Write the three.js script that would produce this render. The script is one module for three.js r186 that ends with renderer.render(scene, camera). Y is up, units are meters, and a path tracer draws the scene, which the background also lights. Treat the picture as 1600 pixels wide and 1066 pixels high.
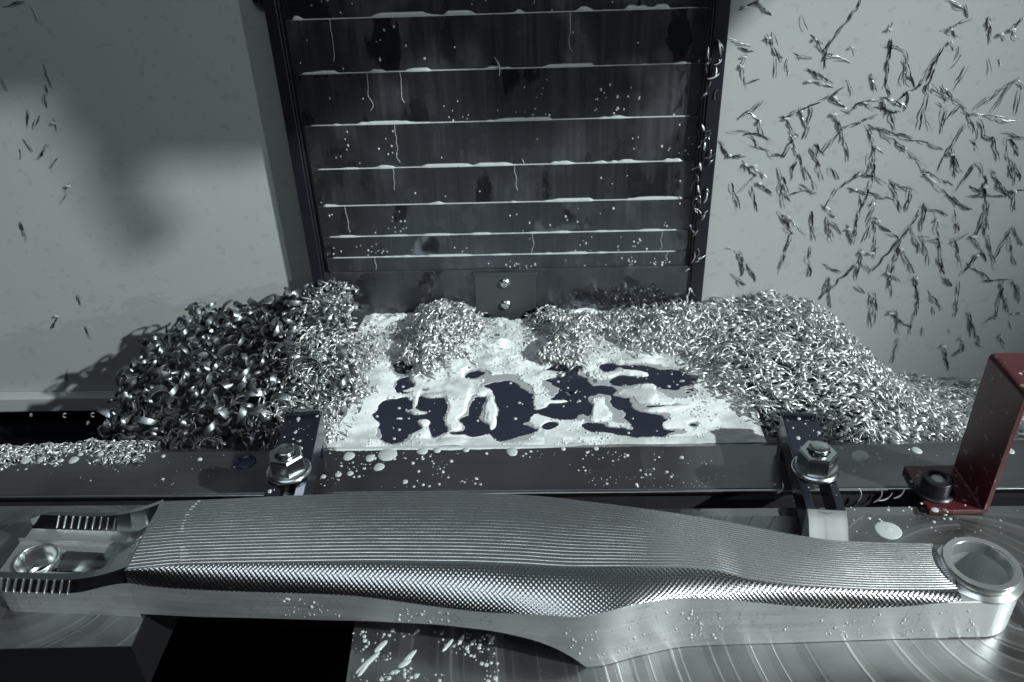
import * as THREE from 'three';
import { mergeGeometries, mergeVertices, toCreasedNormals } from 'three/addons/utils/BufferGeometryUtils.js';
import { RoundedBoxGeometry } from 'three/addons/geometries/RoundedBoxGeometry.js';
import { RectAreaLightUniformsLib } from 'three/addons/lights/RectAreaLightUniformsLib.js';

// ---------------------------------------------------------------- camera, background, lamps, exposure
const scene = new THREE.Scene();
scene.background = new THREE.Color(0, 0, 0);
const D = Math.PI / 180, F = 1300;                       // F: focal length in pixels of the 1600 px wide photograph
const camera = new THREE.PerspectiveCamera(2 * Math.atan(533 / F) / D, 1600 / 1066, 0.01, 20);
camera.position.set(0, 0.393, 0);
camera.rotation.order = 'YXZ';
camera.rotation.set(-31.7 * D, 2.5 * D, -2.23 * D);
camera.updateMatrixWorld(); camera.updateProjectionMatrix();
camera.focus = 0.56; camera.userData.fStop = 11;
const EXPOSURE = 1.08;
const MAIN = { at: [2.12, 1.57, 0.62], to: [-0.12, 0.03, -0.56], power: 39, cone: 0.205, radius: 1.5, color: [0.94, 1.0, 0.99] };
const SIDE = { at: [1.5, 0.45, 0.45], to: [-0.2, 0.1, -0.7], power: 2.5, cone: 0.45, radius: 0.7, color: [0.9, 1.0, 1.0] };
const TOP = { at: [-0.22, 1.1, 0.12], size: [0.95, 0.62], power: 1.3, color: [0.84, 0.93, 1.04] };
const WALL_Z = -0.704, COVER_Z = -0.688, POOL_Y = -0.003;
RectAreaLightUniformsLib.init();

// ---------------------------------------------------------------- helpers
function rng(seed) { let a = seed >>> 0; return () => { a = (a + 0x6D2B79F5) | 0; let t = Math.imul(a ^ (a >>> 15), 1 | a); t = (t + Math.imul(t ^ (t >>> 7), 61 | t)) ^ t; return ((t ^ (t >>> 14)) >>> 0) / 4294967296; }; }
const V = (x, y, z) => new THREE.Vector3(x, y, z);
const clamp = (v, a = 0, b = 1) => Math.min(b, Math.max(a, v));
const sstep = (a, b, v) => { const t = clamp((v - a) / (b - a)); return t * t * (3 - 2 * t); };
const mix = (a, b, t) => a + (b - a) * t;
function hash(ix, iy, s = 0) { let h = Math.imul(ix, 374761393) ^ Math.imul(iy, 668265263) ^ Math.imul(s + 1, 2147483647 ^ 1274126177); h = Math.imul(h ^ (h >>> 13), 1274126177); h ^= h >>> 16; return (h >>> 0) / 4294967296; }
function vnoise(x, y, s = 0) { const ix = Math.floor(x), iy = Math.floor(y), fx = x - ix, fy = y - iy, u = fx * fx * (3 - 2 * fx), v = fy * fy * (3 - 2 * fy); return mix(mix(hash(ix, iy, s), hash(ix + 1, iy, s), u), mix(hash(ix, iy + 1, s), hash(ix + 1, iy + 1, s), u), v); }
function fbm(x, y, s = 0, o = 4) { let a = 0.5, t = 0, n = 0; for (let k = 0; k < o; k++) { t += a * vnoise(x, y, s + k * 17); n += a; a *= 0.5; x *= 2.03; y *= 2.03; } return t / n; }
function curve(pts) {                                     // monotone cubic through [x, y] pairs
  const n = pts.length, d = [], m = [];
  for (let i = 0; i < n - 1; i++) d.push((pts[i + 1][1] - pts[i][1]) / (pts[i + 1][0] - pts[i][0]));
  m.push(d[0]); for (let i = 1; i < n - 1; i++) m.push(d[i - 1] * d[i] <= 0 ? 0 : 2 * d[i - 1] * d[i] / (d[i - 1] + d[i])); m.push(d[n - 2]);
  return x => {
    if (x <= pts[0][0]) return pts[0][1] + m[0] * (x - pts[0][0]);
    if (x >= pts[n - 1][0]) return pts[n - 1][1] + m[n - 1] * (x - pts[n - 1][0]);
    let i = 0; while (x > pts[i + 1][0]) i++;
    const h = pts[i + 1][0] - pts[i][0], t = (x - pts[i][0]) / h, t2 = t * t, t3 = t2 * t;
    return (2 * t3 - 3 * t2 + 1) * pts[i][1] + (t3 - 2 * t2 + t) * h * m[i] + (-2 * t3 + 3 * t2) * pts[i + 1][1] + (t3 - t2) * h * m[i + 1];
  };
}
// measuring the photograph: where a pixel's ray meets a level or an upright plane of the place
const ray = (x, y) => V((x - 800) / F, -(y - 533) / F, -1).applyMatrix4(camera.matrixWorld).sub(camera.position);
const onY = (x, y, Y) => { const d = ray(x, y); return camera.position.clone().addScaledVector(d, (Y - camera.position.y) / d.y); };
const onZ = (x, y, Z) => { const d = ray(x, y); return camera.position.clone().addScaledVector(d, (Z - camera.position.z) / d.z); };

const counts = {};
const numbered = n => { const k = counts[n] = (counts[n] ?? -1) + 1; return k ? n + '_' + String(k).padStart(3, '0') : n; };
function obj(name, geos, mat, parent = scene) {
  const list = Array.isArray(geos) ? geos : [geos];
  let g = list[0];
  if (list.length > 1) g = mergeGeometries(list.map(q => { const c = q.index ? q.toNonIndexed() : q.clone(); for (const k of Object.keys(c.attributes)) if (!['position', 'normal', 'uv'].includes(k)) c.deleteAttribute(k); if (!c.attributes.uv) c.setAttribute('uv', new THREE.BufferAttribute(new Float32Array(c.attributes.position.count * 2), 2)); return c; }));
  const m = new THREE.Mesh(g, mat); m.name = parent === scene ? numbered(name) : name; m.castShadow = m.receiveShadow = true; parent.add(m); return m;
}
function tag(o, label, category, group, kind) { Object.assign(o.userData, { label }); if (category) o.userData.category = category; if (group) o.userData.group = group; if (kind) o.userData.kind = kind; return o; }
function thing(name, label, category, pos = [0, 0, 0], turn = 0, group) { const o = new THREE.Group(); o.name = numbered(name); o.position.set(...pos); o.rotation.y = turn; scene.add(o); return tag(o, label, category, group); }
const toS = v => { v = clamp(v); return v <= 0.0031308 ? 12.92 * v : 1.055 * Math.pow(v, 1 / 2.4) - 0.055; };
function tex(w, h, fn, { color = false, wrap = true } = {}) {
  const a = new Uint8Array(w * h * 4);
  for (let j = 0; j < h; j++) for (let i = 0; i < w; i++) {
    let c = fn(i / w, j / h, i, j); if (!Array.isArray(c)) c = [c, c, c];
    const k = 4 * (j * w + i); for (let q = 0; q < 3; q++) a[k + q] = Math.round(255 * (color ? toS(c[q]) : clamp(c[q]))); a[k + 3] = 255;
  }
  const t = new THREE.DataTexture(a, w, h); t.magFilter = THREE.LinearFilter; t.minFilter = THREE.LinearMipmapLinearFilter; t.generateMipmaps = true;
  if (wrap) t.wrapS = t.wrapT = THREE.RepeatWrapping; if (color) t.colorSpace = THREE.SRGBColorSpace; t.needsUpdate = true; return t;
}
const C = (r, g, b) => new THREE.Color().setRGB(r, g, b);
const std = o => new THREE.MeshStandardMaterial(o), phy = o => new THREE.MeshPhysicalMaterial(o);
const box = (w, h, d, x, y, z, r = 0.0008) => new RoundedBoxGeometry(w, h, d, 2, Math.min(r, w / 3, h / 3, d / 3)).translate(x, y, z);
function planar(g, x0, w, z0, d) { const p = g.attributes.position, uv = new Float32Array(p.count * 2); for (let i = 0; i < p.count; i++) { uv[2 * i] = (p.getX(i) - x0) / w; uv[2 * i + 1] = (p.getZ(i) - z0) / d; } g.setAttribute('uv', new THREE.BufferAttribute(uv, 2)); return g; }
function grid(nu, nv, fn, uvf) {                          // fn(u, v) -> [x, y, z]; faces up when u runs +x and v runs -z
  const pos = new Float32Array((nu + 1) * (nv + 1) * 3), uv = new Float32Array((nu + 1) * (nv + 1) * 2), idx = [];
  for (let j = 0; j <= nv; j++) for (let i = 0; i <= nu; i++) { const k = j * (nu + 1) + i, p = fn(i / nu, j / nv), q = uvf ? uvf(i / nu, j / nv, p) : [i / nu, j / nv]; pos.set(p, 3 * k); uv.set(q, 2 * k); }
  for (let j = 0; j < nv; j++) for (let i = 0; i < nu; i++) { const a = j * (nu + 1) + i, b = a + 1, c = a + nu + 1, d = c + 1; idx.push(a, b, d, a, d, c); }
  const g = new THREE.BufferGeometry(); g.setAttribute('position', new THREE.BufferAttribute(pos, 3)); g.setAttribute('uv', new THREE.BufferAttribute(uv, 2)); g.setIndex(idx); g.computeVertexNormals(); return g;
}
function plan(pts, y0, y1, bevel = 0.0006, holes = []) {  // an outline in x and z, raised from y0 to y1
  const s = new THREE.Shape(pts.map(([x, z]) => new THREE.Vector2(x, -z)));
  for (const h of holes) s.holes.push(new THREE.Path(h.map(([x, z]) => new THREE.Vector2(x, -z))));
  const g = new THREE.ExtrudeGeometry(s, { depth: y1 - y0 - 2 * bevel, bevelEnabled: bevel > 0, bevelThickness: bevel, bevelSize: bevel, bevelOffset: -bevel, bevelSegments: 2, curveSegments: 24 });
  g.rotateX(-Math.PI / 2).translate(0, y0 + bevel, 0); return g;
}
const lathe = (pts, seg, x, y, z) => new THREE.LatheGeometry(pts.map(p => new THREE.Vector2(...p)), seg).translate(x, y, z);
const circle = (cx, cz, r, n = 40, a0 = 0, a1 = 2 * Math.PI) => Array.from({ length: n }, (_, i) => { const a = a0 + (a1 - a0) * i / (a1 - a0 > 6.2 ? n : n - 1); return [cx + r * Math.cos(a), cz - r * Math.sin(a)]; });

// ---------------------------------------------------------------- materials
const streak = (u, v, s, fx, fy) => fbm(u * fx, v * fy, s, 4);
const brushedX = tex(512, 512, (u, v) => 0.35 + 0.3 * streak(u, v, 3, 16, 300) + 0.35 * streak(u, v, 9, 6, 6));
const wallGrain = tex(512, 512, (u, v) => 0.5 + 0.5 * (fbm(u * 64, v * 64, 5, 3) - 0.5));
const foamBump = tex(1024, 1024, (u, v) => {
  let m = 0; for (const [f, s, w] of [[60, 21, 0.6], [140, 22, 0.4]]) { const x = u * f, y = v * f, ix = Math.floor(x), iy = Math.floor(y); let d = 9; for (let a = -1; a < 2; a++) for (let b = -1; b < 2; b++) { const gx = ((ix + a) % f + f) % f, gy = ((iy + b) % f + f) % f; d = Math.min(d, Math.hypot(ix + a + hash(gx, gy, s) - x, iy + b + hash(gx, gy, s + 5) - y)); } m += w * (1 - Math.min(1, d)); } return m;
});
const foamTone = tex(512, 512, (u, v) => { const n = fbm(u * 9, v * 9, 31, 5); { const k = 0.56 + 0.34 * sstep(0.30, 0.66, n); return [k * 0.80, k * 0.855, k * 0.86]; }; }, { color: true });
const dried = (u, v, s) => { const n = fbm(u * 26 + 0.6 * fbm(u * 9, v * 9, s + 3), v * 12, s, 4), e = Math.abs(n - 0.55); return Math.max(0, 1 - e / 0.012) * sstep(0.42, 0.62, fbm(u * 6, v * 6, s + 1, 3)); };
const sideTone = tex(1024, 512, (u, v) => { const t = 0.72 + 0.25 * streak(u, v, 201, 4, 90) + 0.10 * fbm(u * 10, v * 10, 202, 4) - 0.42 * dried(u, v, 203); return [t, t, t]; }, { color: true });
const sideRough = tex(1024, 512, (u, v) => 0.62 + 0.30 * streak(u, v, 204, 5, 160) + 0.35 * (fbm(u * 8, v * 14, 205, 4) - 0.5) + 0.2 * dried(u, v, 203));
const M = {
  alu: std({ color: C(0.70, 0.73, 0.72), metalness: 0.965, roughness: 0.25 }),
  aluKnurl: std({ color: C(0.71, 0.74, 0.73), metalness: 1, roughness: 0.23 }),
  aluRim: std({ color: C(0.55, 0.58, 0.58), metalness: 1, roughness: 0.22 }),
  aluEnd: std({ color: C(0.66, 0.69, 0.68), metalness: 0.84, roughness: 0.42, roughnessMap: brushedX }),
  aluSide: std({ color: C(0.66, 0.69, 0.685), metalness: 0.82, roughness: 0.60, map: sideTone, roughnessMap: sideRough }),
  chip: std({ color: C(0.78, 0.81, 0.81), metalness: 0.78, roughness: 0.40 }),
  curlMetal: std({ color: C(0.30, 0.325, 0.345), metalness: 0.95, roughness: 0.42 }),
  chipDark: std({ color: C(0.06, 0.067, 0.08), metalness: 0.9, roughness: 0.35 }),
  chipMid: std({ color: C(0.38, 0.41, 0.43), metalness: 1, roughness: 0.35 }),
  steel: std({ color: C(0.06, 0.068, 0.085), metalness: 0.6, roughness: 0.32 }),
  steelBright: std({ color: C(0.52, 0.55, 0.56), metalness: 1, roughness: 0.25 }),
  black: std({ color: C(0.006, 0.007, 0.011), roughness: 0.45 }),
  frame: std({ color: C(0.008, 0.009, 0.014), roughness: 0.4 }),
  void: std({ color: C(0.0035, 0.004, 0.007), roughness: 0.5 }),
  plateSide: std({ color: C(0.16, 0.17, 0.175), metalness: 1, roughness: 0.4 }),
  wall: std({ color: C(0.350, 0.377, 0.374), roughness: 0.45, bumpMap: wallGrain, bumpScale: 0.00006 }),
  shell: std({ color: C(0.06, 0.065, 0.07), roughness: 0.6 }),
  foam: std({ color: C(1, 1, 1), map: foamTone, roughness: 0.55, bumpMap: foamBump, bumpScale: 0.00018 }),
  bubble: phy({ color: C(0.62, 0.66, 0.66), roughness: 0.12, transparent: true, opacity: 0.75 }),
  thinFoam: std({ color: C(0.62, 0.66, 0.67), roughness: 0.35, transparent: true, opacity: 0.5, side: THREE.DoubleSide }),
  foamFilm: std({ color: C(0.60, 0.645, 0.645), roughness: 0.4 }),
  milk: phy({ color: C(0.50, 0.54, 0.54), transparent: true, opacity: 0.8, roughness: 0.14, clearcoat: 0.6, clearcoatRoughness: 0.08 }),
  red: std({ color: C(0.20, 0.017, 0.022), roughness: 0.34 }),
  bolt: std({ color: C(0.012, 0.013, 0.017), roughness: 0.35, metalness: 0.3 }),
  lamp: std({ color: C(0.9, 0.95, 0.95), emissive: C(0.9, 1, 0.98), emissiveIntensity: 0.25, roughness: 0.4 }),
};
M.wall.map = tex(1024, 1024, (u, v) => { const n = fbm(u * 5, v * 5, 71, 4), s = fbm(u * 180, v * 180, 72, 2), k = s > 0.77 ? 0.9 : 1, t = (0.92 + 0.12 * n) * k; return [t, t, t]; }, { color: true });

// ---------------------------------------------------------------- setting: walls, trough floor, shell of the machine, lamps
function quadWall(name, w, h, x, y, z, ry, rx, mat) { const m = obj(name, planar(new THREE.BoxGeometry(w, h, 0.02), 0, 1, 0, 1), mat); m.position.set(x, y, z); m.rotation.set(rx, ry, 0); m.userData.kind = 'structure'; return m; }
{
  const g = new THREE.BoxGeometry(2.6, 1.5, 0.02); const p = g.attributes.position, uv = g.attributes.uv; for (let i = 0; i < p.count; i++) uv.setXY(i, p.getX(i), p.getY(i));
  const w = obj('back_wall', g, M.wall); w.position.set(0, 0.655, WALL_Z - 0.01); w.userData.kind = 'structure';
  const s = obj('wall_sill', [box(2.6, 0.018, 0.016, 0, -0.1045, WALL_Z + 0.004, 0.002)], M.wall); s.userData.kind = 'structure';
  quadWall('wall_right', 1.6, 3.4, 2.40, 0.45, -0.1, Math.PI / 2, 0, M.shell);
  quadWall('wall_left', 1.6, 1.9, -1.30, 0.45, -0.1, Math.PI / 2, 0, M.shell);
  const f = obj('trough_floor', new THREE.BoxGeometry(2.6, 0.02, 0.46).translate(0, -0.15, -0.68), M.void); f.userData.kind = 'structure';
  const tb = obj('table_bed', new THREE.BoxGeometry(2.6, 0.02, 1.2).translate(0, -0.22, -0.10), M.void); tb.userData.kind = 'structure';
}
function workLamp(name, label, d) {
  const t = thing(name, label, 'lamp', d.at); t.lookAt(...d.to);
  const [w, h] = d.size;
  obj('housing', [box(w + 0.03, h + 0.03, 0.04, 0, 0, -0.024, 0.006)], M.black, t);
  obj('lens', new RoundedBoxGeometry(w, h, 0.006, 2, 0.002), M.lamp, t);
  const l = new THREE.RectAreaLight(C(...d.color), d.power, w, h); l.position.copy(V(...d.at).add(V(...d.to).sub(V(...d.at)).normalize().multiplyScalar(0.006))); l.lookAt(...d.to); l.castShadow = true; scene.add(l);
}
lampHead('work_lamp', 'black work lamp high on the right of the machine', MAIN);
workLamp('ceiling_lamp', 'long slim ceiling lamp above the machine table', { ...TOP, to: [-0.18, 0, -0.05] });
lampHead('spot_lamp', 'small spot lamp low on the right of the machine', SIDE);
function lampHead(name, label, d) {
  const t = thing(name, label, 'lamp', d.at); t.lookAt(...d.to); const q = d.radius * 0.02 + 0.004;
  obj('housing', lathe([[0, -0.08], [q + 0.014, -0.08], [q + 0.018, -0.03], [q + 0.018, 0.0], [q + 0.014, 0.0], [q + 0.012, -0.02], [0, -0.02]], 32, 0, 0, 0).rotateX(Math.PI / 2), M.black, t);
  obj('bulb', new THREE.SphereGeometry(q, 20, 14), M.lamp, t);
  const l = new THREE.SpotLight(C(...d.color), d.power, 0, d.cone, 1, 2); l.position.copy(V(...d.at).add(V(...d.to).sub(V(...d.at)).normalize().multiplyScalar(q + 0.004))); l.target.position.set(...d.to); l.shadow.radius = d.radius; l.castShadow = true; scene.add(l, l.target);
}
{ // the spindle head over the table, above the frame; its shadow lies on the left half of the back wall
  const t = thing('spindle_head', 'round spindle head with a coolant nozzle above the table', 'spindle head', [0.66, 0.612, -0.32]);
  obj('nose', lathe([[0, 0.0], [0.042, 0.0], [0.046, 0.004], [0.048, 0.014], [0.050, 0.020], [0.052, 0.80], [0, 0.80]], 64, 0, 0, 0), M.shell, t);
  obj('housing', [box(0.10, 0.7, 0.10, -0.118, 0.380, 0.035, 0.012), box(0.04, 0.7, 0.095, -0.178, 0.392, 0.035, 0.012), box(0.22, 0.7, 0.09, -0.290, 0.414, 0.035, 0.012)], M.shell, t);
  obj('coolant_nozzle', new THREE.TubeGeometry(new THREE.CatmullRomCurve3([V(-0.170, 0.08, 0.08), V(-0.168, 0.030, 0.08), V(-0.162, 0.006, 0.08), V(-0.152, -0.018, 0.08)]), 20, 0.0070, 12), M.black, t);
}

// ---------------------------------------------------------------- way cover: frame, slats with foam on their lips, bottom panel, bracket
const beadR = rng(77);
function foamLine(x0, x1, yTop, z, strength, r) {          // an uneven bead of foam along a lip
  const n = Math.round((x1 - x0) / 0.0012), gaps = [];
  const g = grid(n, 8, (u, v) => {
    const x = mix(x0, x1, u), a = v * Math.PI, q = fbm(x * 52 + strength * 9, yTop * 90, 41, 3), blob = sstep(0.50, 0.70, q), end = sstep(0, 0.004, x - x0) * sstep(0, 0.004, x1 - x);
    const h = (0.0006 + r * 0.9 * blob) * end, w = (0.0010 + 0.0007 * blob) * end;
    return [x, yTop + h * Math.sin(a) * 1.2 - 0.0003, z - 0.0004 + w * Math.cos(a)];
  });
  return g;
}
const wetPatch = (u, v) => sstep(0.595, 0.66, fbm(u * 13 + 3, v * 6, 57, 6));
const slatTone = tex(1024, 512, (u, v) => { const t = 0.11 + 0.035 * fbm(u * 200, v * 6, 51, 3) + 0.03 * sstep(0.62, 0.70, fbm(u * 30, v * 24, 53, 4)); return [t * 0.93, t * 0.98, t * 1.10]; }, { color: true });
const slatRough = tex(1024, 512, (u, v) => { const w = wetPatch(u, v); return mix(0.22 + 0.34 * streak(u, v, 54, 120, 2) * (0.3 + 0.7 * streak(u, v, 55, 9, 3)) + 0.14 * sstep(0.5, 0.7, fbm(u * 9, v * 9, 56, 4)), 0.07, w); });
const slatMat = std({ map: slatTone, roughnessMap: slatRough, roughness: 1, metalness: 0.9 });
{
  const t = thing('way_cover', 'dark steel telescopic way cover with horizontal slats on the back wall', 'way cover');
  const L = -0.204, R = 0.137;
  const lips = [0.320, 0.267, 0.2245, 0.1815, 0.1430, 0.1090, 0.0795, 0.0590, 0.0445];
  const n = lips.length;
  for (let i = 0; i < n; i++) {
    const zf = COVER_Z - 0.004 + 0.0006 * (i - n), top = i === 0 ? 0.6 : lips[i - 1], bot = lips[i] - 0.004;
    const ins = 0.0006 * i, x0 = L + ins, x1 = R - ins, zb = zf - 0.0006;
    const zi = COVER_Z - 0.0150 + 0.0014 * i;                 // each lower slat stands 3 mm further out
    const h = top - lips[i] + 0.012;
    const g = box(x1 - x0, h, 0.002, (x0 + x1) / 2, top - h / 2, zi, 0.0006);
    const p = g.attributes.position, uv = g.attributes.uv; for (let k = 0; k < p.count; k++) uv.setXY(k, (p.getX(k) - L) / (R - L), (p.getY(k) + i * 0.37) * 2.2);
    const lip = box(x1 - x0 - 0.002, 0.0022, 0.0045, (x0 + x1) / 2, top - 0.0011, zi - 0.0018, 0.0005);
    const m = obj('slat', [g, lip], slatMat, t);
    if (i > 0) { // foam sits on the ledge at this slat's top
      const xs = [[x0 + 0.004, x1 - 0.004 - 0.006 * beadR()]];
      obj('foam_bead', xs.map(([a, b]) => foamLine(a, b, top, zi + 0.0002, i, i < 3 ? 0.0028 : i > 6 ? 0.0009 : 0.0019)), M.milk, m);
      // beads that ran down from the lip above, and droplets
      const dr = [];
      for (let k = 0; k < 150; k++) { const cx = mix(x0 + 0.004, x1 - 0.004, beadR()), cy = mix(top - 0.004, lips[i] + 0.001, Math.pow(beadR(), 0.7)), wet = wetPatch((cx - L) / (R - L), (cy + i * 0.37) * 2.2); if (beadR() > 0.03 + 0.8 * wet) continue; const r = 0.0005 + 0.0009 * beadR() * beadR(); dr.push(new THREE.SphereGeometry(r, 8, 6).scale(1, 1.15, 0.6).translate(cx, cy, zi + 0.0012)); }
      for (let k = 0; k < 2; k++) { if (beadR() < 0.35) continue; const cx = mix(x0 + 0.01, x1 - 0.01, beadR()), len = (top - lips[i]) * (0.5 + 0.5 * beadR()); const pts = []; for (let q = 0; q <= 8; q++) pts.push(V(cx + 0.0016 * (fbm(q * 0.6, k + i * 9, 64, 2) - 0.5) * q / 2, top - len * q / 8, zi + 0.0011)); dr.push(new THREE.TubeGeometry(new THREE.CatmullRomCurve3(pts), 20, 0.00026, 5)); }
      if (dr.length) { const dm = obj('coolant_drops', dr, M.milk, m); dm.userData.kind = 'stuff'; }
    }
  }
  // frame
  for (const [x0, x1, nm] of [[-0.2145, -0.2045, 'l'], [0.1375, 0.1495, 'r']]) {
    const g = obj('side_rail', [box(x1 - x0, 0.66, 0.030, (x0 + x1) / 2, 0.295, COVER_Z - 0.014, 0.001), box(0.0015, 0.62, 0.004, nm === 'l' ? x1 + 0.0012 : x0 - 0.0012, 0.31, COVER_Z - 0.002, 0.0004)], M.frame, t);
  }
  const pm = obj('bottom_panel', box(0.341, 0.075, 0.003, -0.0335, 0.0075, COVER_Z - 0.0025, 0.0008), slatMat, t);
  { const p = pm.geometry.attributes.position, uv = pm.geometry.attributes.uv; for (let k = 0; k < p.count; k++) uv.setXY(k, (p.getX(k) - L) / (R - L) * 0.8, p.getY(k) * 3); }
  // T-shaped bracket with three button head screws, its upper edge a folded lip
  const bx = -0.0345, s = new THREE.Shape([[-0.028, 0.040], [0.028, 0.040], [0.028, 0.006], [0.026, 0.003], [0.019, 0.003], [0.0135, -0.003], [0.0135, -0.024], [-0.0135, -0.024], [-0.0135, -0.003], [-0.019, 0.003], [-0.026, 0.003], [-0.028, 0.006]].map(p => new THREE.Vector2(...p)));
  const bg = new THREE.ExtrudeGeometry(s, { depth: 0.002, bevelEnabled: true, bevelSize: 0.0004, bevelThickness: 0.0004, bevelSegments: 1 }).translate(bx, 0, COVER_Z + 0.0008);
  const bm = obj('bracket', [bg, box(0.060, 0.0025, 0.005, bx, 0.0415, COVER_Z + 0.001, 0.0006)], std({ color: C(0.07, 0.076, 0.082), metalness: 0.5, roughness: 0.42 }), t);
  for (const y of [0.033, 0.010, -0.012]) obj('screw', lathe([[0, 0.0036], [0.0012, 0.0022], [0.0018, 0.0034], [0.0036, 0.0026], [0.0052, 0.0006], [0.0053, 0]], 24, 0, 0, 0).rotateX(Math.PI / 2).translate(bx, y, COVER_Z + 0.0032), M.steelBright, bm);
  for (const [x, y] of [[-0.2215, 0.283], [0.158, 0.290]]) obj('cap_screw', lathe([[0, 0.002], [0.0022, 0.002], [0.0026, 0.0055], [0.0042, 0.0058], [0.005, 0.005], [0.005, 0]], 24, 0, 0, 0).rotateX(Math.PI / 2).translate(x, y, WALL_Z), M.black, t);
}

// ---------------------------------------------------------------- rear rail of the table
const railTone = tex(1024, 512, (u, v) => { const n = fbm(u * 12, v * 5, 81, 5), b = sstep(0.50, 0.66, fbm(u * 5, v * 3, 82, 4)), s = streak(u, v, 83, 5, 120); const t = 0.10 + 0.09 * n + 0.07 * b + 0.04 * s; return [t * 0.97, t, t * 1.06]; }, { color: true });
const railMat = std({ map: railTone, metalness: 0.85, roughness: 0.26, roughnessMap: tex(512, 256, (u, v) => 0.5 + 0.5 * fbm(u * 14, v * 6, 84, 4)) });
const dropR = rng(5);
function drop(x, y, z, rx, rz, h) { const g = new THREE.SphereGeometry(1, 20, 8, 0, 2 * Math.PI, 0, Math.PI / 2).scale(rx, h, rz); const p = g.attributes.position, ph = dropR() * 6, wob = rx > 0.0035 && rx < 0.007 ? 0.08 : 0.03; for (let i = 0; i < p.count; i++) { const a = Math.atan2(p.getZ(i), p.getX(i)), k = 1 + wob * Math.sin(2 * a + ph) + wob * 0.6 * Math.sin(3 * a + 2 * ph); p.setXYZ(i, p.getX(i) * k, p.getY(i), p.getZ(i) * k); } return g.translate(x, y, z); }
{
  const t = thing('table_rail', 'long dark steel rail along the rear edge of the machine table', 'steel rail');
  const zf = -0.4375, zk = -0.4845, hole = onY(383, 722, 0), hr = 0.0078;
  const top = plan([[-0.425, zf], [0.50, zf], [0.50, zk], [-0.385, zk]], -0.045, 0, 0.0007, [circle(hole.x, hole.z, hr)]);
  obj('bar', planar(top, -0.43, 0.5, -0.49, 0.25), railMat, t);
  const ch = new THREE.Shape([[0, 0], [-0.0065, -0.0028], [-0.0075, -0.0045], [-0.0075, -0.045], [0, -0.045]].map(p => new THREE.Vector2(...p)));
  const cg = new THREE.ExtrudeGeometry(ch, { depth: 0.885, bevelEnabled: false }).rotateY(-Math.PI / 2); // profile x -> z
  cg.translate(0.50, -0.0004, zk - 0.0003); obj('rear_chamfer', toCreasedNormals(cg, 0.4), railMat, t);
  obj('front_lip', box(0.92, 0.003, 0.0025, 0.038, -0.0016, zf + 0.0013, 0.0008), M.steelBright, t);
  obj('plug', lathe([[0, -0.0016], [hr - 0.0018, -0.0016], [hr - 0.0012, 0.0002], [hr - 0.0004, 0.0005], [hr, -0.001]], 40, hole.x, 0, hole.z), std({ color: C(0.05, 0.065, 0.12), metalness: 0.6, roughness: 0.3 }), t);
  const drops = [];
  for (const [x, y, w] of [[545, 713, 22], [578, 716, 18], [605, 711, 34], [592, 730, 20], [528, 742, 12], [505, 745, 10], [547, 740, 12], [660, 705, 20], [683, 703, 14], [728, 703, 12], [633, 753, 10], [645, 724, 7], [654, 737, 6], [705, 721, 7], [661, 758, 6], [686, 757, 5], [692, 738, 6], [40, 720, 18], [65, 718, 16], [115, 719, 18], [95, 720, 10], [312, 718, 9], [255, 713, 8], [60, 698, 10], [135, 697, 10], [165, 698, 12], [1345, 713, 31], [1432, 704, 18], [1316, 702, 9], [1375, 718, 8], [1578, 705, 16], [1335, 737, 7], [880, 700, 9], [930, 690, 10], [980, 712, 7], [1065, 715, 8], [760, 709, 6], [800, 706, 22]]) { const p = onY(x, y, 0), r = w * 0.00042 / 2; drops.push(drop(p.x, 0, Math.max(zk + 0.002, p.z), r, r, 0.0008 + r * 0.12)); }
  for (let k = 0; k < 560; k++) { const px = 500 + 640 * dropR(), py = 704 + 58 * dropR(); if (fbm(px * 0.02, py * 0.03, 91, 3) < 0.44) continue; const p = onY(px, py, 0), r = 0.0003 + 0.0011 * Math.pow(dropR(), 3); drops.push(drop(p.x, 0, p.z, r, r, r * 0.45)); }
  for (let k = 0; k < 70; k++) { const px = (k % 2 ? 0 : 1150) + 430 * dropR(), py = 702 + 58 * dropR(); const p = onY(px, py, 0), r = 0.0003 + 0.0010 * Math.pow(dropR(), 3); drops.push(drop(p.x, 0, p.z, r, r, r * 0.45)); }
  const d = obj('coolant_drops', drops, M.milk, t); d.userData.kind = 'stuff';
  const film = []; // milky band lying on the chamfer behind the arm
  const chY = z => z > zk - 0.0003 ? 0 : Math.max(-0.0045, -0.0004 - (zk - 0.0003 - z) * 0.4);
  film.push(grid(260, 10, (u, v) => { const x = mix(-0.160, 0.035, u), w = sstep(0, 0.02, u) * sstep(0, 0.25, 1 - u), front = zk + 0.0006 + 0.0024 * fbm(x * 90, 1, 92, 3) - 0.004 * (1 - w), z = mix(front, zk - 0.0070, v); return [x, chY(z) + 0.0010 * w * Math.sin(Math.PI * clamp(0.02 + v * 0.9)) - 0.0002, z]; }));
  const f = obj('coolant_film', film, M.foamFilm, t); f.userData.kind = 'stuff';
}

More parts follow.
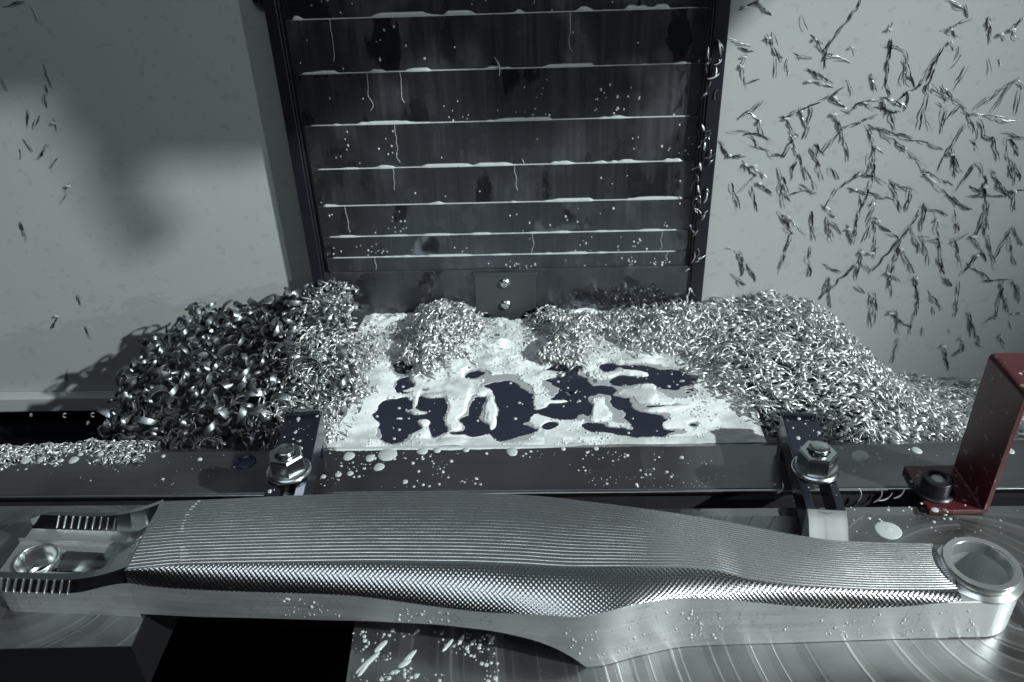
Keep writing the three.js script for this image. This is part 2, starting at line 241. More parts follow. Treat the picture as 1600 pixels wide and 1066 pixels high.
// ---------------------------------------------------------------- fixture plates with fly-cutter marks
function flycut(dirx, R, zc, xEnd, pitch, seed, x0, w, z0, d, W, H, dark) {
  const cut = (x, z) => {
    const dz = z - zc; if (Math.abs(dz) >= R) return [0, 0];
    let s = x - dirx * Math.sqrt(R * R - dz * dz) * -1;
    if (dirx * (x - xEnd) > 0) s = xEnd + dirx * Math.hypot(x - xEnd, dz);
    const q = s / pitch, k = Math.floor(q), f = q - k, c = hash(k, 3, seed) * 0.8 + 0.1, wd = 0.05 + 0.12 * hash(k, 4, seed), st = hash(k, 5, seed);
    const line = st > 0.3 ? Math.max(0, 1 - Math.abs(f - c) / wd) * st : 0;
    const fine = 0.5 + 0.5 * Math.sin(q * Math.PI * 2 * 7.3 + 3 * vnoise(x * 60, z * 60, seed));
    return [line, fine, hash(k, 6, seed)];
  };
  const at = (u, v) => cut(x0 + u * w, z0 + v * d);
  const bump = tex(W, H, (u, v) => { const [l, f] = at(u, v); return 0.45 + 0.10 * f + 0.5 * l; }, { wrap: false });
  const rough = tex(W, H, (u, v) => { const [l, f, b] = at(u, v); return 0.17 + 0.12 * b + 0.25 * l + 0.20 * fbm(u * 9, v * 9, seed + 2, 4); }, { wrap: false });
  const tone = tex(W, H, (u, v) => { const [l, f, b] = at(u, v), n = fbm(u * 16, v * 12, seed + 4, 5); const t = dark * (0.42 + 0.16 * (b ?? 0.5) + 0.16 * l + 0.22 * n); return [t * 0.97, t, t * 0.985]; }, { color: true, wrap: false });
  return std({ metalness: 0.92, roughness: 1, roughnessMap: rough, map: tone, bumpMap: bump, bumpScale: 0.00034 });
}
const RP = { x0: -0.110, x1: 0.400, z0: -0.4185, z1: -0.215 };
{
  const end = onY(1589, 968, 0);
  const mat = flycut(-1, 0.085, end.z, end.x, 0.0085, 11, RP.x0, RP.x1 - RP.x0, RP.z0, RP.z1 - RP.z0, 2048, 820, 0.48);
  const t = thing('fixture_plate', 'wide aluminium fixture plate with curved cutter marks under the arm', 'fixture plate');
  const g = plan([[-0.106, RP.z1], [RP.x1, RP.z1], [RP.x1, RP.z0], [-0.114, RP.z0], [-0.1135, -0.33]], -0.045, 0, 0.0006);
  obj('plate', planar(g, RP.x0, RP.x1 - RP.x0, RP.z0, RP.z1 - RP.z0), [mat, M.plateSide], t);
  const drops = [];
  for (let k = 0; k < 320; k++) { const px = 550 + 230 * dropR(), py = 985 + 82 * dropR(); if (py < 980 + 0.1 * Math.abs(px - 640) || fbm(px * 0.012, py * 0.02, 95, 3) < 0.44) continue; const p = onY(px, py, 0), r = 0.0003 + 0.0012 * Math.pow(dropR(), 3); drops.push(drop(p.x, 0, p.z, r, r, r * 0.4)); }
  for (const [x, y, a, b, rot] of [[575, 1035, 0.009, 0.0017, 0.9], [568, 1046, 0.005, 0.0013, 1.1], [640, 1026, 0.006, 0.0016, 0.9], [632, 1037, 0.004, 0.0019, 0.7], [700, 1008, 0.005, 0.0012, 1.0], [768, 1000, 0.004, 0.0012, 1.1], [720, 1000, 0.004, 0.0013, 1.2], [595, 1010, 0.005, 0.0018, 0.9]]) { const p = onY(x, y, 0); drops.push(drop(0, 0, 0, a, b, 0.0009).rotateY(rot).translate(p.x, 0, p.z)); }
  for (let k = 0; k < 60; k++) { const p = onY(1290 + 300 * dropR(), 792 + 42 * dropR(), 0), r = 0.0003 + 0.0009 * Math.pow(dropR(), 3); drops.push(drop(p.x, 0, p.z, r, r, r * 0.4)); }
  const d = obj('coolant_drops', drops, M.milk, t); d.userData.kind = 'stuff';
  const p = onY(1388, 829, 0); const pd = obj('coolant_drop', [drop(p.x, 0, p.z, 0.0082, 0.0082, 0.0010), drop(p.x + 0.0002, 0.0008, p.z, 0.0026, 0.0026, 0.0004)], M.milk); tag(pd, 'large round milky coolant drop on the plate between silver clamp nose and red bracket', 'coolant drop');
}
{
  const Y = 0.0075, fr = onY(205, 1010, Y), fl = onY(-40, 1019, Y), br = onY(226, 964, Y);
  const x0 = -0.42, w = 0.20, z0 = -0.42, d = fl.z + 0.42 + 0.004;
  const c = onY(10, 935, Y);
  const mat = flycut(1, 0.085, c.z - 0.02, c.x + 0.005, 0.0095, 23, x0, w, z0, d, 1024, 512, 0.55);
  const t = thing('fixture_block', 'aluminium block with arc cutter marks under the slotted arm end', 'fixture block');
  const hx = -0.3075, hz = -0.3504, th0 = Math.asin(0.004 / 0.0082);
  obj('block', planar(plan([[fl.x - 0.06, fl.z], [fr.x, fr.z], [br.x, br.z], [br.x, -0.4185], [-0.46, -0.4185]], -0.030, Y, 0.0006, [[...circle(hx, hz, 0.0082, 30, th0, 2 * Math.PI - th0), ...circle(-0.2735, hz + 0.0018, 0.004, 14, -Math.PI / 2, Math.PI / 2)]]), x0, w, z0, d), [mat, M.plateSide], t);
}

// ---------------------------------------------------------------- the machined arm
const Ht = curve([[-0.24, 0.0450], [-0.11, 0.0455], [0.0, 0.0490], [0.035, 0.0485], [0.078, 0.0455], [0.14, 0.0380], [0.19, 0.0335], [0.24, 0.0315]]);
const topCurve = px => curve(px.map(([x, y]) => { let p = onY(x, y, 0.045); for (let k = 0; k < 8; k++) p = onY(x, y, Ht(p.x)); return [p.x, p.z]; }));
const zB = topCurve([[240, 780], [300, 778], [350, 776], [450, 771], [560, 767], [650, 766], [760, 767], [850, 772], [950, 784], [1050, 798], [1150, 815], [1250, 834], [1300, 841], [1350, 844], [1420, 846], [1500, 847]]);
const zF = topCurve([[190, 892], [215, 889], [280, 883], [400, 880], [550, 878], [700, 879], [800, 882], [900, 887], [1010, 887], [1072, 886], [1110, 889], [1172, 904], [1260, 916], [1347, 921], [1415, 922], [1468, 922], [1520, 920]]);
const zS = curve([[-0.33, -0.3285], [-0.275, -0.3265], [-0.238, -0.3235], [-0.198, -0.3195], [-0.111, -0.3145], [-0.036, -0.3020], [0.0, -0.2962], [0.018, -0.2940], [0.026, -0.2945], [0.051, -0.3015], [0.078, -0.3075], [0.141, -0.3100], [0.212, -0.3125], [0.242, -0.3128]]);
const sideH = px => curve(px.map(([x, y]) => { let p = onZ(x, y, -0.315); for (let k = 0; k < 8; k++) p = onZ(x, y, zS(p.x)); return [p.x, p.y]; }));
const hL = sideH([[100, 921], [199, 912], [236, 917], [304, 922], [405, 926], [500, 929], [540, 931], [625, 941], [750, 957], [812, 960], [890, 964], [922, 962], [972, 950], [1035, 938], [1072, 935], [1135, 938], [1260, 949], [1334, 952], [1401, 949], [1468, 943], [1530, 936]]);
const yG0 = sideH([[35, 948], [100, 953], [175, 958], [250, 961], [400, 966], [500, 969], [600, 972], [700, 978], [760, 985], [820, 997], [860, 1010], [895, 1028], [920, 1044], [980, 1044], [1050, 1044]]);
const yG = x => x > 0.021 ? 0.0004 : Math.max(0.0004, yG0(x));
{
  const arm = thing('machined_arm', 'long milled aluminium arm with ribbed top, knurled edge and ring boss', 'machined part');
  const X0 = -0.237, X1 = 0.2235, N = 1300, RIBS = 23, PER = 10;
  const sec = (x, w) => {                                  // the rounded edge between top and side, w = 0 .. 1
    const a = zF(x), ya = Ht(x), b = zS(x), yb = hL(x), k = sstep(-0.02, 0.02, x) * sstep(0.075, 0.03, x);
    const t = w * Math.PI / 2, c1 = [mix(a, b, Math.sin(t)), mix(ya, yb, 1 - Math.cos(t))];
    const s = sstep(0, 1, w), c2 = [mix(a, b, w), mix(ya, yb, mix(w, s, 0.5))];
    return [mix(c1[0], c2[0], 0.35 + 0.4 * k), mix(c1[1], c2[1], 0.35 + 0.4 * k)];
  };
  const ribs = grid(N, RIBS * PER, (u, v) => {
    const x = mix(X0, X1, u), z = mix(zF(x), zB(x), v), f = v * RIBS, am = 0.00040 * sstep(0, 0.0015, x - X0) * sstep(1, 0.94, v);
    const q = Math.abs(f - Math.round(f)), cusp = Math.abs(Math.cos(Math.PI * f)), row = Math.round(f), wav = 0.93 + 0.14 * vnoise(x * 140, row * 5.3, 102);
    const y = Ht(x) + 0.0012 * Math.sin(Math.PI * v) - (v > 0.95 ? 0.004 * Math.pow((v - 0.95) / 0.05, 2) : 0) - am * wav * (1 - Math.pow(cusp, 0.8)) + 0.00002 * (vnoise(x * 700, row * 7, 101) - 0.5);
    return [x, y, z];
  });
  obj('ribbed_top', ribs, M.alu, arm);
  { // a dried run of coolant across the ribs at the left
    const path = new THREE.CatmullRomCurve3([[312, 782], [296, 800], [285, 828], [284, 848], [288, 866], [291, 880]].map(([x, y]) => { let p = onY(x, y, 0.045); for (let k = 0; k < 4; k++) p = onY(x, y, Ht(p.x)); return p; }));
    const st = grid(90, 4, (u, v) => { const p = path.getPoint(u), w = 0.0006 + 0.0022 * sstep(0.5, 0.95, u) + 0.0006 * vnoise(u * 40, 1, 7), vz = clamp((p.z - zF(p.x)) / (zB(p.x) - zF(p.x))); return [p.x + (v - 0.5) * 2 * w, Ht(p.x) + 0.0012 * Math.sin(Math.PI * vz) + 0.00002 - 0.00045 * vnoise(u * 46, 3, 8), p.z]; });
    const sm = obj('coolant_run', st, M.milk, arm); sm.userData.kind = 'stuff';
  }
  const K = 110, pitch = 0.00142;
  const kn = grid(N, K, (u, v) => {
    const w = 1 - v, x = mix(X0, X1, u), [z, y] = sec(x, w), [z2, y2] = sec(x, w + 0.01), [z1, y1] = sec(x, Math.max(0, w - 0.01));
    let nz = -(y2 - y1), ny = z2 - z1; const l = Math.hypot(nz, ny) || 1; nz /= l; ny /= l;
    const len = Math.hypot(zS(x) - zF(x), Ht(x) - hL(x)), b = w * len / (pitch * 1.05), a = x / pitch;
    const e = 0.00017 * sstep(0, 0.04, w) * sstep(1.0, 0.985, w);
    const d = e * (Math.abs(Math.cos(Math.PI * (a + b) * 0.5)) + Math.abs(Math.cos(Math.PI * (a - b) * 0.5)) - 1.0);
    return [x, y + ny * d, z + nz * d];
  });
  obj('knurled_edge', kn, M.aluKnurl, arm);
  // side face, underside and hidden back of the beam
  const SUV = (u, v, p) => [p[0] * 4, p[1] * 8];
  const side = grid(400, 12, (u, v) => { const x = mix(-0.237, 0.216, u); return [x, mix(yG(x), hL(x) + 0.0002, v), zS(x)]; }, SUV);
  const back = grid(200, 4, (u, v) => { const x = mix(X1, X0, u); return [x, mix(yG(x), Ht(x) - 0.004, v), zB(x)]; });
  const bot = grid(300, 4, (u, v) => { const x = mix(X1, X0, u); return [x, yG(x), mix(zS(x), zB(x), v)]; });
  obj('side_face', [side, back, bot], M.aluSide, arm);
  const dr = [];
  for (let k = 0; k < 560; k++) { const px = 100 + 1460 * dropR(); let x = onZ(px, 960, -0.315).x; if (x > 0.235) continue; const c = fbm(px * 0.012, 3, 105, 3); if (c < 0.5) continue; const y = mix(yG(x), hL(x), 0.1 + 0.7 * dropR()), r = 0.0003 + 0.0007 * Math.pow(dropR(), 3); dr.push(new THREE.SphereGeometry(r, 8, 6).scale(1, 1.2, 0.5).translate(x, y, zS(x) + 0.0001)); }
  const dm = obj('coolant_drops', dr, M.milk, arm); dm.userData.kind = 'stuff';
  // --- slotted end: rims with serrations, a shallow channel and the slot with its round seat
  const EX0 = -0.3265, EX1 = -0.2371, BY = 0.0076, fz = x => zS(-0.2371) + 0.054 * (x + 0.2371), FL = 0.0258, DW = zS(EX1) - zB(EX1);
  const yt = x => 0.0310 + 0.0138 * Math.pow(clamp((x + 0.293) / 0.056), 2.2), ybt = x => mix(0.0250, hL(-0.2371), Math.pow(sstep(-0.285, -0.2371, x), 1.4));
  const wall = (x, y0, k) => Math.min(yt(x), mix(y0, 0.0446, Math.pow(clamp((x + 0.262 - k) / (0.0249 - k)), 2.1)));
  const corner = x => 0.007 * Math.pow(sstep(EX0 + 0.014, EX0, x), 2);
  const rows = x => { const c = corner(x), fl = wall(x, FL, 0), ch = wall(x, 0.0238, 0), wl = Math.max(wall(x, 0.0282, 0.002), fl); return [[c, BY], [c, ybt(x)], [0.0042 + c * 0.8, yt(x)], [0.0048 + c * 0.8, yt(x)], [0.0093, yt(x)], [0.0096, fl], [0.0375, fl], [0.0379, wl], [0.0391, wl], [0.0396, ch], [0.0515, ch], [0.0565, yt(x)], [DW - c, yt(x)], [DW - c, BY]]; };
  const NX = 180, pos = [], idx = [], idxS = [], idxC = [], nr = 14;
  for (let i = 0; i <= NX; i++) { const x = mix(EX0, EX1, i / NX); for (const [d, y] of rows(x)) pos.push(x, y, fz(x) - d); }
  for (let i = 0; i < NX; i++) for (let q = 0; q < nr - 1; q++) { if (q === 5 && mix(EX0, EX1, (i + 1) / NX) < -0.2630) continue; const p = i * nr + q, n2 = p + nr; (q === 0 ? idxS : q > 3 && q < 10 ? idxC : idx).push(p, n2, n2 + 1, p, n2 + 1, p + 1); }
  for (let q = 1; q < nr - 2; q++) { const k = pos.length / 3, [d0, y0] = rows(EX0)[q], [d1, y1] = rows(EX0)[q + 1]; for (const [d, y] of [[d0, BY], [d1, BY], [d1, y1], [d0, y0]]) pos.push(EX0, y, fz(EX0) - d); idx.push(k, k + 2, k + 1, k, k + 3, k + 2); }
  const piece = (name, list, mat, parent) => { const eg = new THREE.BufferGeometry(); eg.setAttribute('position', new THREE.Float32BufferAttribute(pos, 3)); eg.setIndex(list); const g = toCreasedNormals(eg, 0.5), p = g.attributes.position; g.setAttribute('uv', new THREE.BufferAttribute(new Float32Array(p.count * 2), 2)); for (let i = 0; i < p.count; i++) if (list === idxS) g.attributes.uv.setXY(i, p.getX(i) * 4, p.getY(i) * 8); else g.attributes.uv.setXY(i, p.getX(i) * 3, (p.getY(i) + p.getZ(i)) * 3); return obj(name, g, mat, parent); };
  const se = piece('slotted_end', idx, M.aluRim, arm);
  piece('end_side', idxS, M.aluSide, se); piece('channel', idxC, M.aluEnd, se);
  { // the floor with the slot and its round seat
    const sx = -0.3075, ex = -0.2715, dz = 0.0232, r1 = 0.0115, r2 = 0.0083, zc = fz(sx) - dz, th = Math.asin(r2 / r1);
    const slotOf = (ra, rb, e) => { const t0 = Math.asin(rb / ra), zz = zc + 0.054 * (e - sx); return [...circle(sx, zc, ra, 40, t0, 2 * Math.PI - t0), ...circle(e, zz, rb, 20, -Math.PI / 2, Math.PI / 2)]; };
    const lv = (d0, d1, y0, y1, hole) => plan([[EX0 + 0.0003, fz(EX0) - d0], [-0.2628, fz(-0.2628) - d0], [-0.2628, fz(-0.2628) - d1], [EX0 + 0.0003, fz(EX0) - d1]], y0, y1, 0, [hole]);
    obj('slot_floor', lv(0.0094, 0.0377, 0.0135, FL, slotOf(r1, r2, ex)), [M.aluEnd, M.alu], se);
    obj('slot_seat', lv(0.0094, 0.0377, BY, 0.0134, slotOf(0.0078, 0.0036, ex - 0.002)), M.aluRim, se);
    obj('seat_ring', lathe([[r1 + 0.0001, FL - 0.004], [r1 + 0.0001, FL + 0.0016], [r1 + 0.0006, FL + 0.0020], [r1 + 0.0016, FL + 0.0016], [r1 + 0.0020, FL - 0.001]], 64, sx, 0, zc), M.alu, se);
    const bars = [], R5 = rng(15);
    for (let k = 0; k < 10; k++) { // slanting ribs on the front band, and their like on the rear slope
      const x = -0.3195 + 0.0047 * k, g = new RoundedBoxGeometry(0.0011, 0.0016, 0.0082, 1, 0.0004).rotateX(Math.atan2(0.006, 0.0042) - 0.02).rotateY(-0.35); g.translate(x + 0.0012, 0.0281, fz(x) - 0.0019); bars.push(g);
      if (k > 0) bars.push(new RoundedBoxGeometry(0.0011, 0.0018, 0.0080, 1, 0.0004).rotateX(Math.atan2(0.0072, 0.005)).rotateY(-0.35).translate(x + 0.0055, 0.0276, fz(x) - 0.0539));
    }
    obj('serration', bars, M.alu, se);
  }
  // --- ring boss at the right end
  const bx = 0.242, bz = -0.3345, R = 0.0217, ri = 0.0155, zb = bz - R, zf = zS(bx);
  const outline = [[0.214, zS(0.214)], ...[0.22, 0.227, 0.235].map(x => [x, zS(x)]), ...circle(bx, bz, R, 28, -Math.PI / 2, Math.PI / 2), [0.214, zB(0.214)]];
  obj('boss_end', planar(plan(outline, 0.0004, 0.0292, 0.0008, [circle(bx, bz, ri, 48)]), 0, 0.33, 0, 0.33), M.aluSide, arm);
  obj('ring_boss', lathe([[ri, 0.001], [ri, 0.0358], [ri + 0.0008, 0.0366], [ri + 0.0008, 0.0366], [0.0196, 0.0366], [0.0196, 0.0366], [0.0204, 0.0358], [0.0204, 0.0325], [0.0197, 0.0318], [0.0197, 0.0310], [0.0228, 0.0300], [0.0228, 0.0290], [ri, 0.0290]], 96, bx, 0, bz), std({ color: C(0.76, 0.79, 0.78), metalness: 0.88, roughness: 0.2 }), arm);
}

// ---------------------------------------------------------------- strap clamps
function hexNut(t) {
  obj('flange', lathe([[0.007, 0], [0.0146, 0], [0.0150, 0.0012], [0.0144, 0.0026], [0.0124, 0.0042], [0.007, 0.0044]], 48, 0, 0, 0), M.steelBright, t);
  const hex = new THREE.CylinderGeometry(0.0122, 0.0122, 0.0105, 6, 1).translate(0, 0.0092, 0).toNonIndexed(); hex.computeVertexNormals();
  const cone = lathe([[0.0122, 0.0142], [0.0112, 0.0158], [0.0078, 0.0161], [0.0075, 0.0150]], 6, 0, 0, 0).toNonIndexed(); cone.computeVertexNormals();
  obj('hex', [hex, cone], M.steelBright, t);
  const th = [[0, 0.0205], [0.0046, 0.0202], [0.0060, 0.0192]]; for (let y = 0.0188; y > 0.013; y -= 0.0016) th.push([0.0066, y], [0.0057, y - 0.0008]);
  obj('stud', lathe(th.reverse(), 32, 0, 0, 0), M.steelBright, t);
}
function clamp_(name, label, xb, zb, xf, zf, y0, y1, w, nutAt, nose, mat) {
  const turn = Math.atan2(xf - xb, zf - zb), L = Math.hypot(xf - xb, zf - zb), t = thing(name, label, 'strap clamp', [xb, 0, zb], turn);
  const n = nose ? 0.018 : 0, nz = V(nutAt[0] - xb, 0, nutAt[1] - zb).applyAxisAngle(V(0, 1, 0), -turn);
  const s0 = nz.z - 0.006, s1 = nose ? L - n - 0.004 : L - 0.015, r = 0.0064;
  const slot = [[...circle(0, s1, r, 14, Math.PI, 2 * Math.PI)], [...circle(0, s0, r, 14, 0, Math.PI)]].flat();
  obj('bar', plan([[-w / 2, L - n], [w / 2, L - n], [w / 2, 0.004], [-w / 2, 0.004]], y0, y1, 0.0006, [slot]), mat, t);
  const teeth = []; for (let k = 0; k < 3; k++) teeth.push(box(w - 0.001, 0.0022, 0.0034, 0, y1 + 0.0008 - 0.0028 * k + 0.0006, 0.0034 - 0.0034 * k, 0.0005)); teeth.push(box(w, 0.02, 0.006, 0, y1 - 0.0115, 0.002, 0.0005), box(w, y0 + 0.01, 0.014, 0, y0 / 2 - 0.004, 0.010, 0.001));
  obj('serrated_heel', teeth, mat, t);
  if (nose) { // the bright bevelled tip
    const s = new THREE.Shape([[L - n + 0.0006, y0 - 0.004], [L - n + 0.0006, y1], [L - n + 0.006, y1 - 0.0022], [L - n + 0.0075, y1 - 0.0032], [L, y1 - 0.0125], [L, y0 - 0.004]].map(p => new THREE.Vector2(...p)));
    const g = new THREE.ExtrudeGeometry(s, { depth: w - 0.001, bevelEnabled: true, bevelSize: 0.0004, bevelThickness: 0.0005, bevelSegments: 1 }).rotateY(-Math.PI / 2).translate((w - 0.001) / 2, 0, 0);
    obj('nose', toCreasedNormals(g, 0.5), M.aluEnd, t);
  }
  const nut = new THREE.Group(); nut.name = 'flange_nut'; nut.position.set(0, y1 + 0.0003, nz.z); nut.rotation.y = nose ? 0.42 : 0.22; t.add(nut); hexNut(nut);
  const d = []; for (let k = 0; k < 40; k++) { const z = mix(0.004, L - n, Math.pow(dropR(), 1.5)), x = (dropR() - 0.5) * w * 0.85, rr = 0.0003 + 0.0014 * Math.pow(dropR(), 4); if (Math.abs(x) < r + rr && z > s0 - r) continue; d.push(drop(x, y1, z, rr, rr * 1.3, rr * 0.4)); }
  const m = obj('coolant_drops', d, M.milk, t); m.userData.kind = 'stuff';
  return t;
}
const clampMat = std({ color: C(0.035, 0.040, 0.056), metalness: 0.7, roughness: 0.3, roughnessMap: brushedX });
{
  const nl = onY(452, 727, 0.036), nr = onY(1282, 724, 0.036);
  clamp_('strap_clamp', 'dark strap clamp with slotted bar, left one beside the round rail plug', -0.1775, -0.491, -0.168, -0.388, 0.012, 0.030, 0.0265, [nl.x, nl.z], false, clampMat);
  clamp_('strap_clamp', 'dark strap clamp with bright sloping nose beside the red bracket', 0.1815, -0.482, 0.1705, -0.366, 0.011, 0.030, 0.0235, [nr.x, nr.z], true, clampMat);
}

// ---------------------------------------------------------------- red bracket
{
  const t = thing('red_bracket', 'bent red sheet metal bracket with worn edges bolted on the right', 'bracket');
  const th = 0.0028, xl = 0.2515, xv = 0.2885, top = 0.0965, xr = 0.345, rad = 0.004;
  const s = new THREE.Shape(); s.moveTo(xl, 0.0008); s.lineTo(xv - rad, 0.0008); s.quadraticCurveTo(xv, 0.0008, xv, 0.0008 + rad); s.lineTo(xv, top - rad - th); s.quadraticCurveTo(xv, top - th, xv + rad, top - th); s.lineTo(xr, top - th); s.lineTo(xr, top); s.lineTo(xv - th + rad, top); s.quadraticCurveTo(xv - th, top, xv - th, top - rad); s.lineTo(xv - th, 0.0008 + th + rad * 0.5); s.quadraticCurveTo(xv - th, 0.0008 + th, xv - th - rad * 0.5, 0.0008 + th); s.lineTo(xl, 0.0008 + th); s.closePath();
  const g = new THREE.ExtrudeGeometry(s, { depth: 0.0445, bevelEnabled: true, bevelSize: 0.0003, bevelThickness: 0.0003, bevelSegments: 1, curveSegments: 8 }).translate(0, 0, -0.455);
  const redTone = tex(512, 512, (u, v) => { const n = fbm(u * 12, v * 12, 111, 4), w = sstep(0.70, 0.76, fbm(u * 40, v * 40, 112, 4)); return [0.058 * (0.75 + 0.5 * n) + 0.16 * w, 0.010 + 0.13 * w, 0.013 + 0.13 * w]; }, { color: true });
  const rm = std({ map: redTone, roughness: 0.33 }); const uv = g.attributes.uv; for (let i = 0; i < uv.count; i++) uv.setXY(i, uv.getX(i) * 7, uv.getY(i) * 7);
  obj('sheet', g, rm, t);
  const b = onY(1460, 768, 0.004), hd = obj('bolt', [lathe([[0, 0.0105], [0.0048, 0.0105], [0.0052, 0.0125], [0.0088, 0.0125], [0.0096, 0.0116], [0.0096, 0.0022], [0.0125, 0.0018], [0.0125, 0]], 40, b.x, 0.0038, b.z)], M.bolt, t);
  obj('coolant_drop', drop(b.x, 0.0143, b.z, 0.0048, 0.0048, 0.0016), M.milk, hd);
  const d = []; for (const [x, y, w] of [[1461, 797, 12], [1424, 753, 5], [1440, 787, 5], [1480, 800, 4], [1508, 790, 4]]) { const p = onY(x, y, 0.0037), r = w * 0.0002; d.push(drop(p.x, 0.0037, p.z, r, r, 0.0006)); }
  for (let k = 0; k < 14; k++) { const r = 0.0004 + 0.0008 * dropR(); d.push(drop(0.29 + 0.03 * dropR(), top, -0.452 + 0.038 * dropR(), r, r, r * 0.5)); }
  const m = obj('coolant_drops', d, M.milk, t); m.userData.kind = 'stuff';
}

// ---------------------------------------------------------------- coolant pool: wet plate and the foam sheet with holes
const W = (x, y) => { const p = onY(x, y, POOL_Y); return [p.x, p.z]; };
const cr7 = (a, b) => W(480 + a / 3.553, 400 + b / 3.553), cr8 = (a, b) => W(800 + a / 3.553, 400 + b / 3.553);
function blob(at, a, b, ra, rb, rot = 0) { const [x, z] = at(a, b), s = 0.00014, [, z2] = at(a, b + 10), kz = Math.abs(z2 - z) / 10, [x2] = at(a + 10, b), kx = Math.abs(x2 - x) / 10; return { x, z, rx: ra * kx, rz: rb * kz, rot }; }
const holes = [[530, 620, 52, 34], [545, 715, 62, 36], [500, 840, 80, 46], [450, 890, 60, 40], [600, 890, 95, 22], [715, 825, 62, 36], [735, 895, 50, 60], [745, 965, 50, 38], [480, 970, 85, 46], [935, 850, 52, 58], [930, 960, 66, 42], [1090, 740, 115, 62], [1140, 830, 92, 85], [1080, 910, 40, 60], [1150, 975, 95, 38], [930, 660, 50, 22], [575, 945, 95, 24], [640, 800, 45, 40], [860, 905, 30, 30], [820, 985, 40, 14]].map(h => blob(cr7, ...h))
  .concat([[300, 622, 76, 24], [320, 700, 118, 48], [340, 780, 84, 44], [300, 858, 112, 42], [500, 752, 70, 20], [420, 850, 20, 40], [540, 615, 44, 28], [700, 615, 84, 22], [620, 700, 95, 30], [760, 690, 110, 22], [880, 690, 115, 66], [600, 815, 76, 42], [700, 885, 120, 42], [820, 828, 95, 7], [200, 948, 32, 17], [465, 945, 52, 30], [590, 972, 80, 14], [760, 975, 130, 20], [1010, 925, 24, 12], [740, 940, 60, 30]].map(h => blob(cr8, ...h)));
const plugs = [[600, 660, 26, 70], [570, 860, 55, 12], [480, 912, 60, 12], [610, 745, 18, 110], [650, 930, 42, 30], [985, 755, 42, 20], [1020, 800, 26, 40], [1010, 850, 40, 24], [1035, 900, 22, 44], [560, 738, 46, 8], [820, 800, 55, 300], [690, 770, 60, 10]].map(h => blob(cr7, ...h))
  .concat([[230, 655, 60, 16], [290, 805, 60, 8], [760, 755, 36, 40], [660, 770, 70, 14], [690, 650, 60, 12], [820, 845, 110, 10], [560, 660, 60, 10], [480, 880, 40, 60], [930, 690, 26, 10]].map(h => blob(cr8, ...h)));
const field = (x, z) => {
  const wx = x + 0.006 * (fbm(x * 60, z * 60, 131, 3) - 0.5), wz = z + 0.010 * (fbm(x * 60 + 9, z * 60, 132, 3) - 0.5);
  const sum = l => { let s = 0; for (const b of l) { const dx = (wx - b.x) / b.rx, dz = (wz - b.z) / b.rz, q = dx * dx + dz * dz; if (q < 4) s += Math.pow(1 - q / 4, 3); } return s; };
  return sum(holes) - 0.7 * sum(plugs) + 0.46 * (fbm(x * 52, z * 85, 133, 3) - 0.5);                     // > 0.42: open water
};
const PX0 = -0.185, PX1 = 0.165, PZ0 = -0.694, PZ1 = -0.4905;
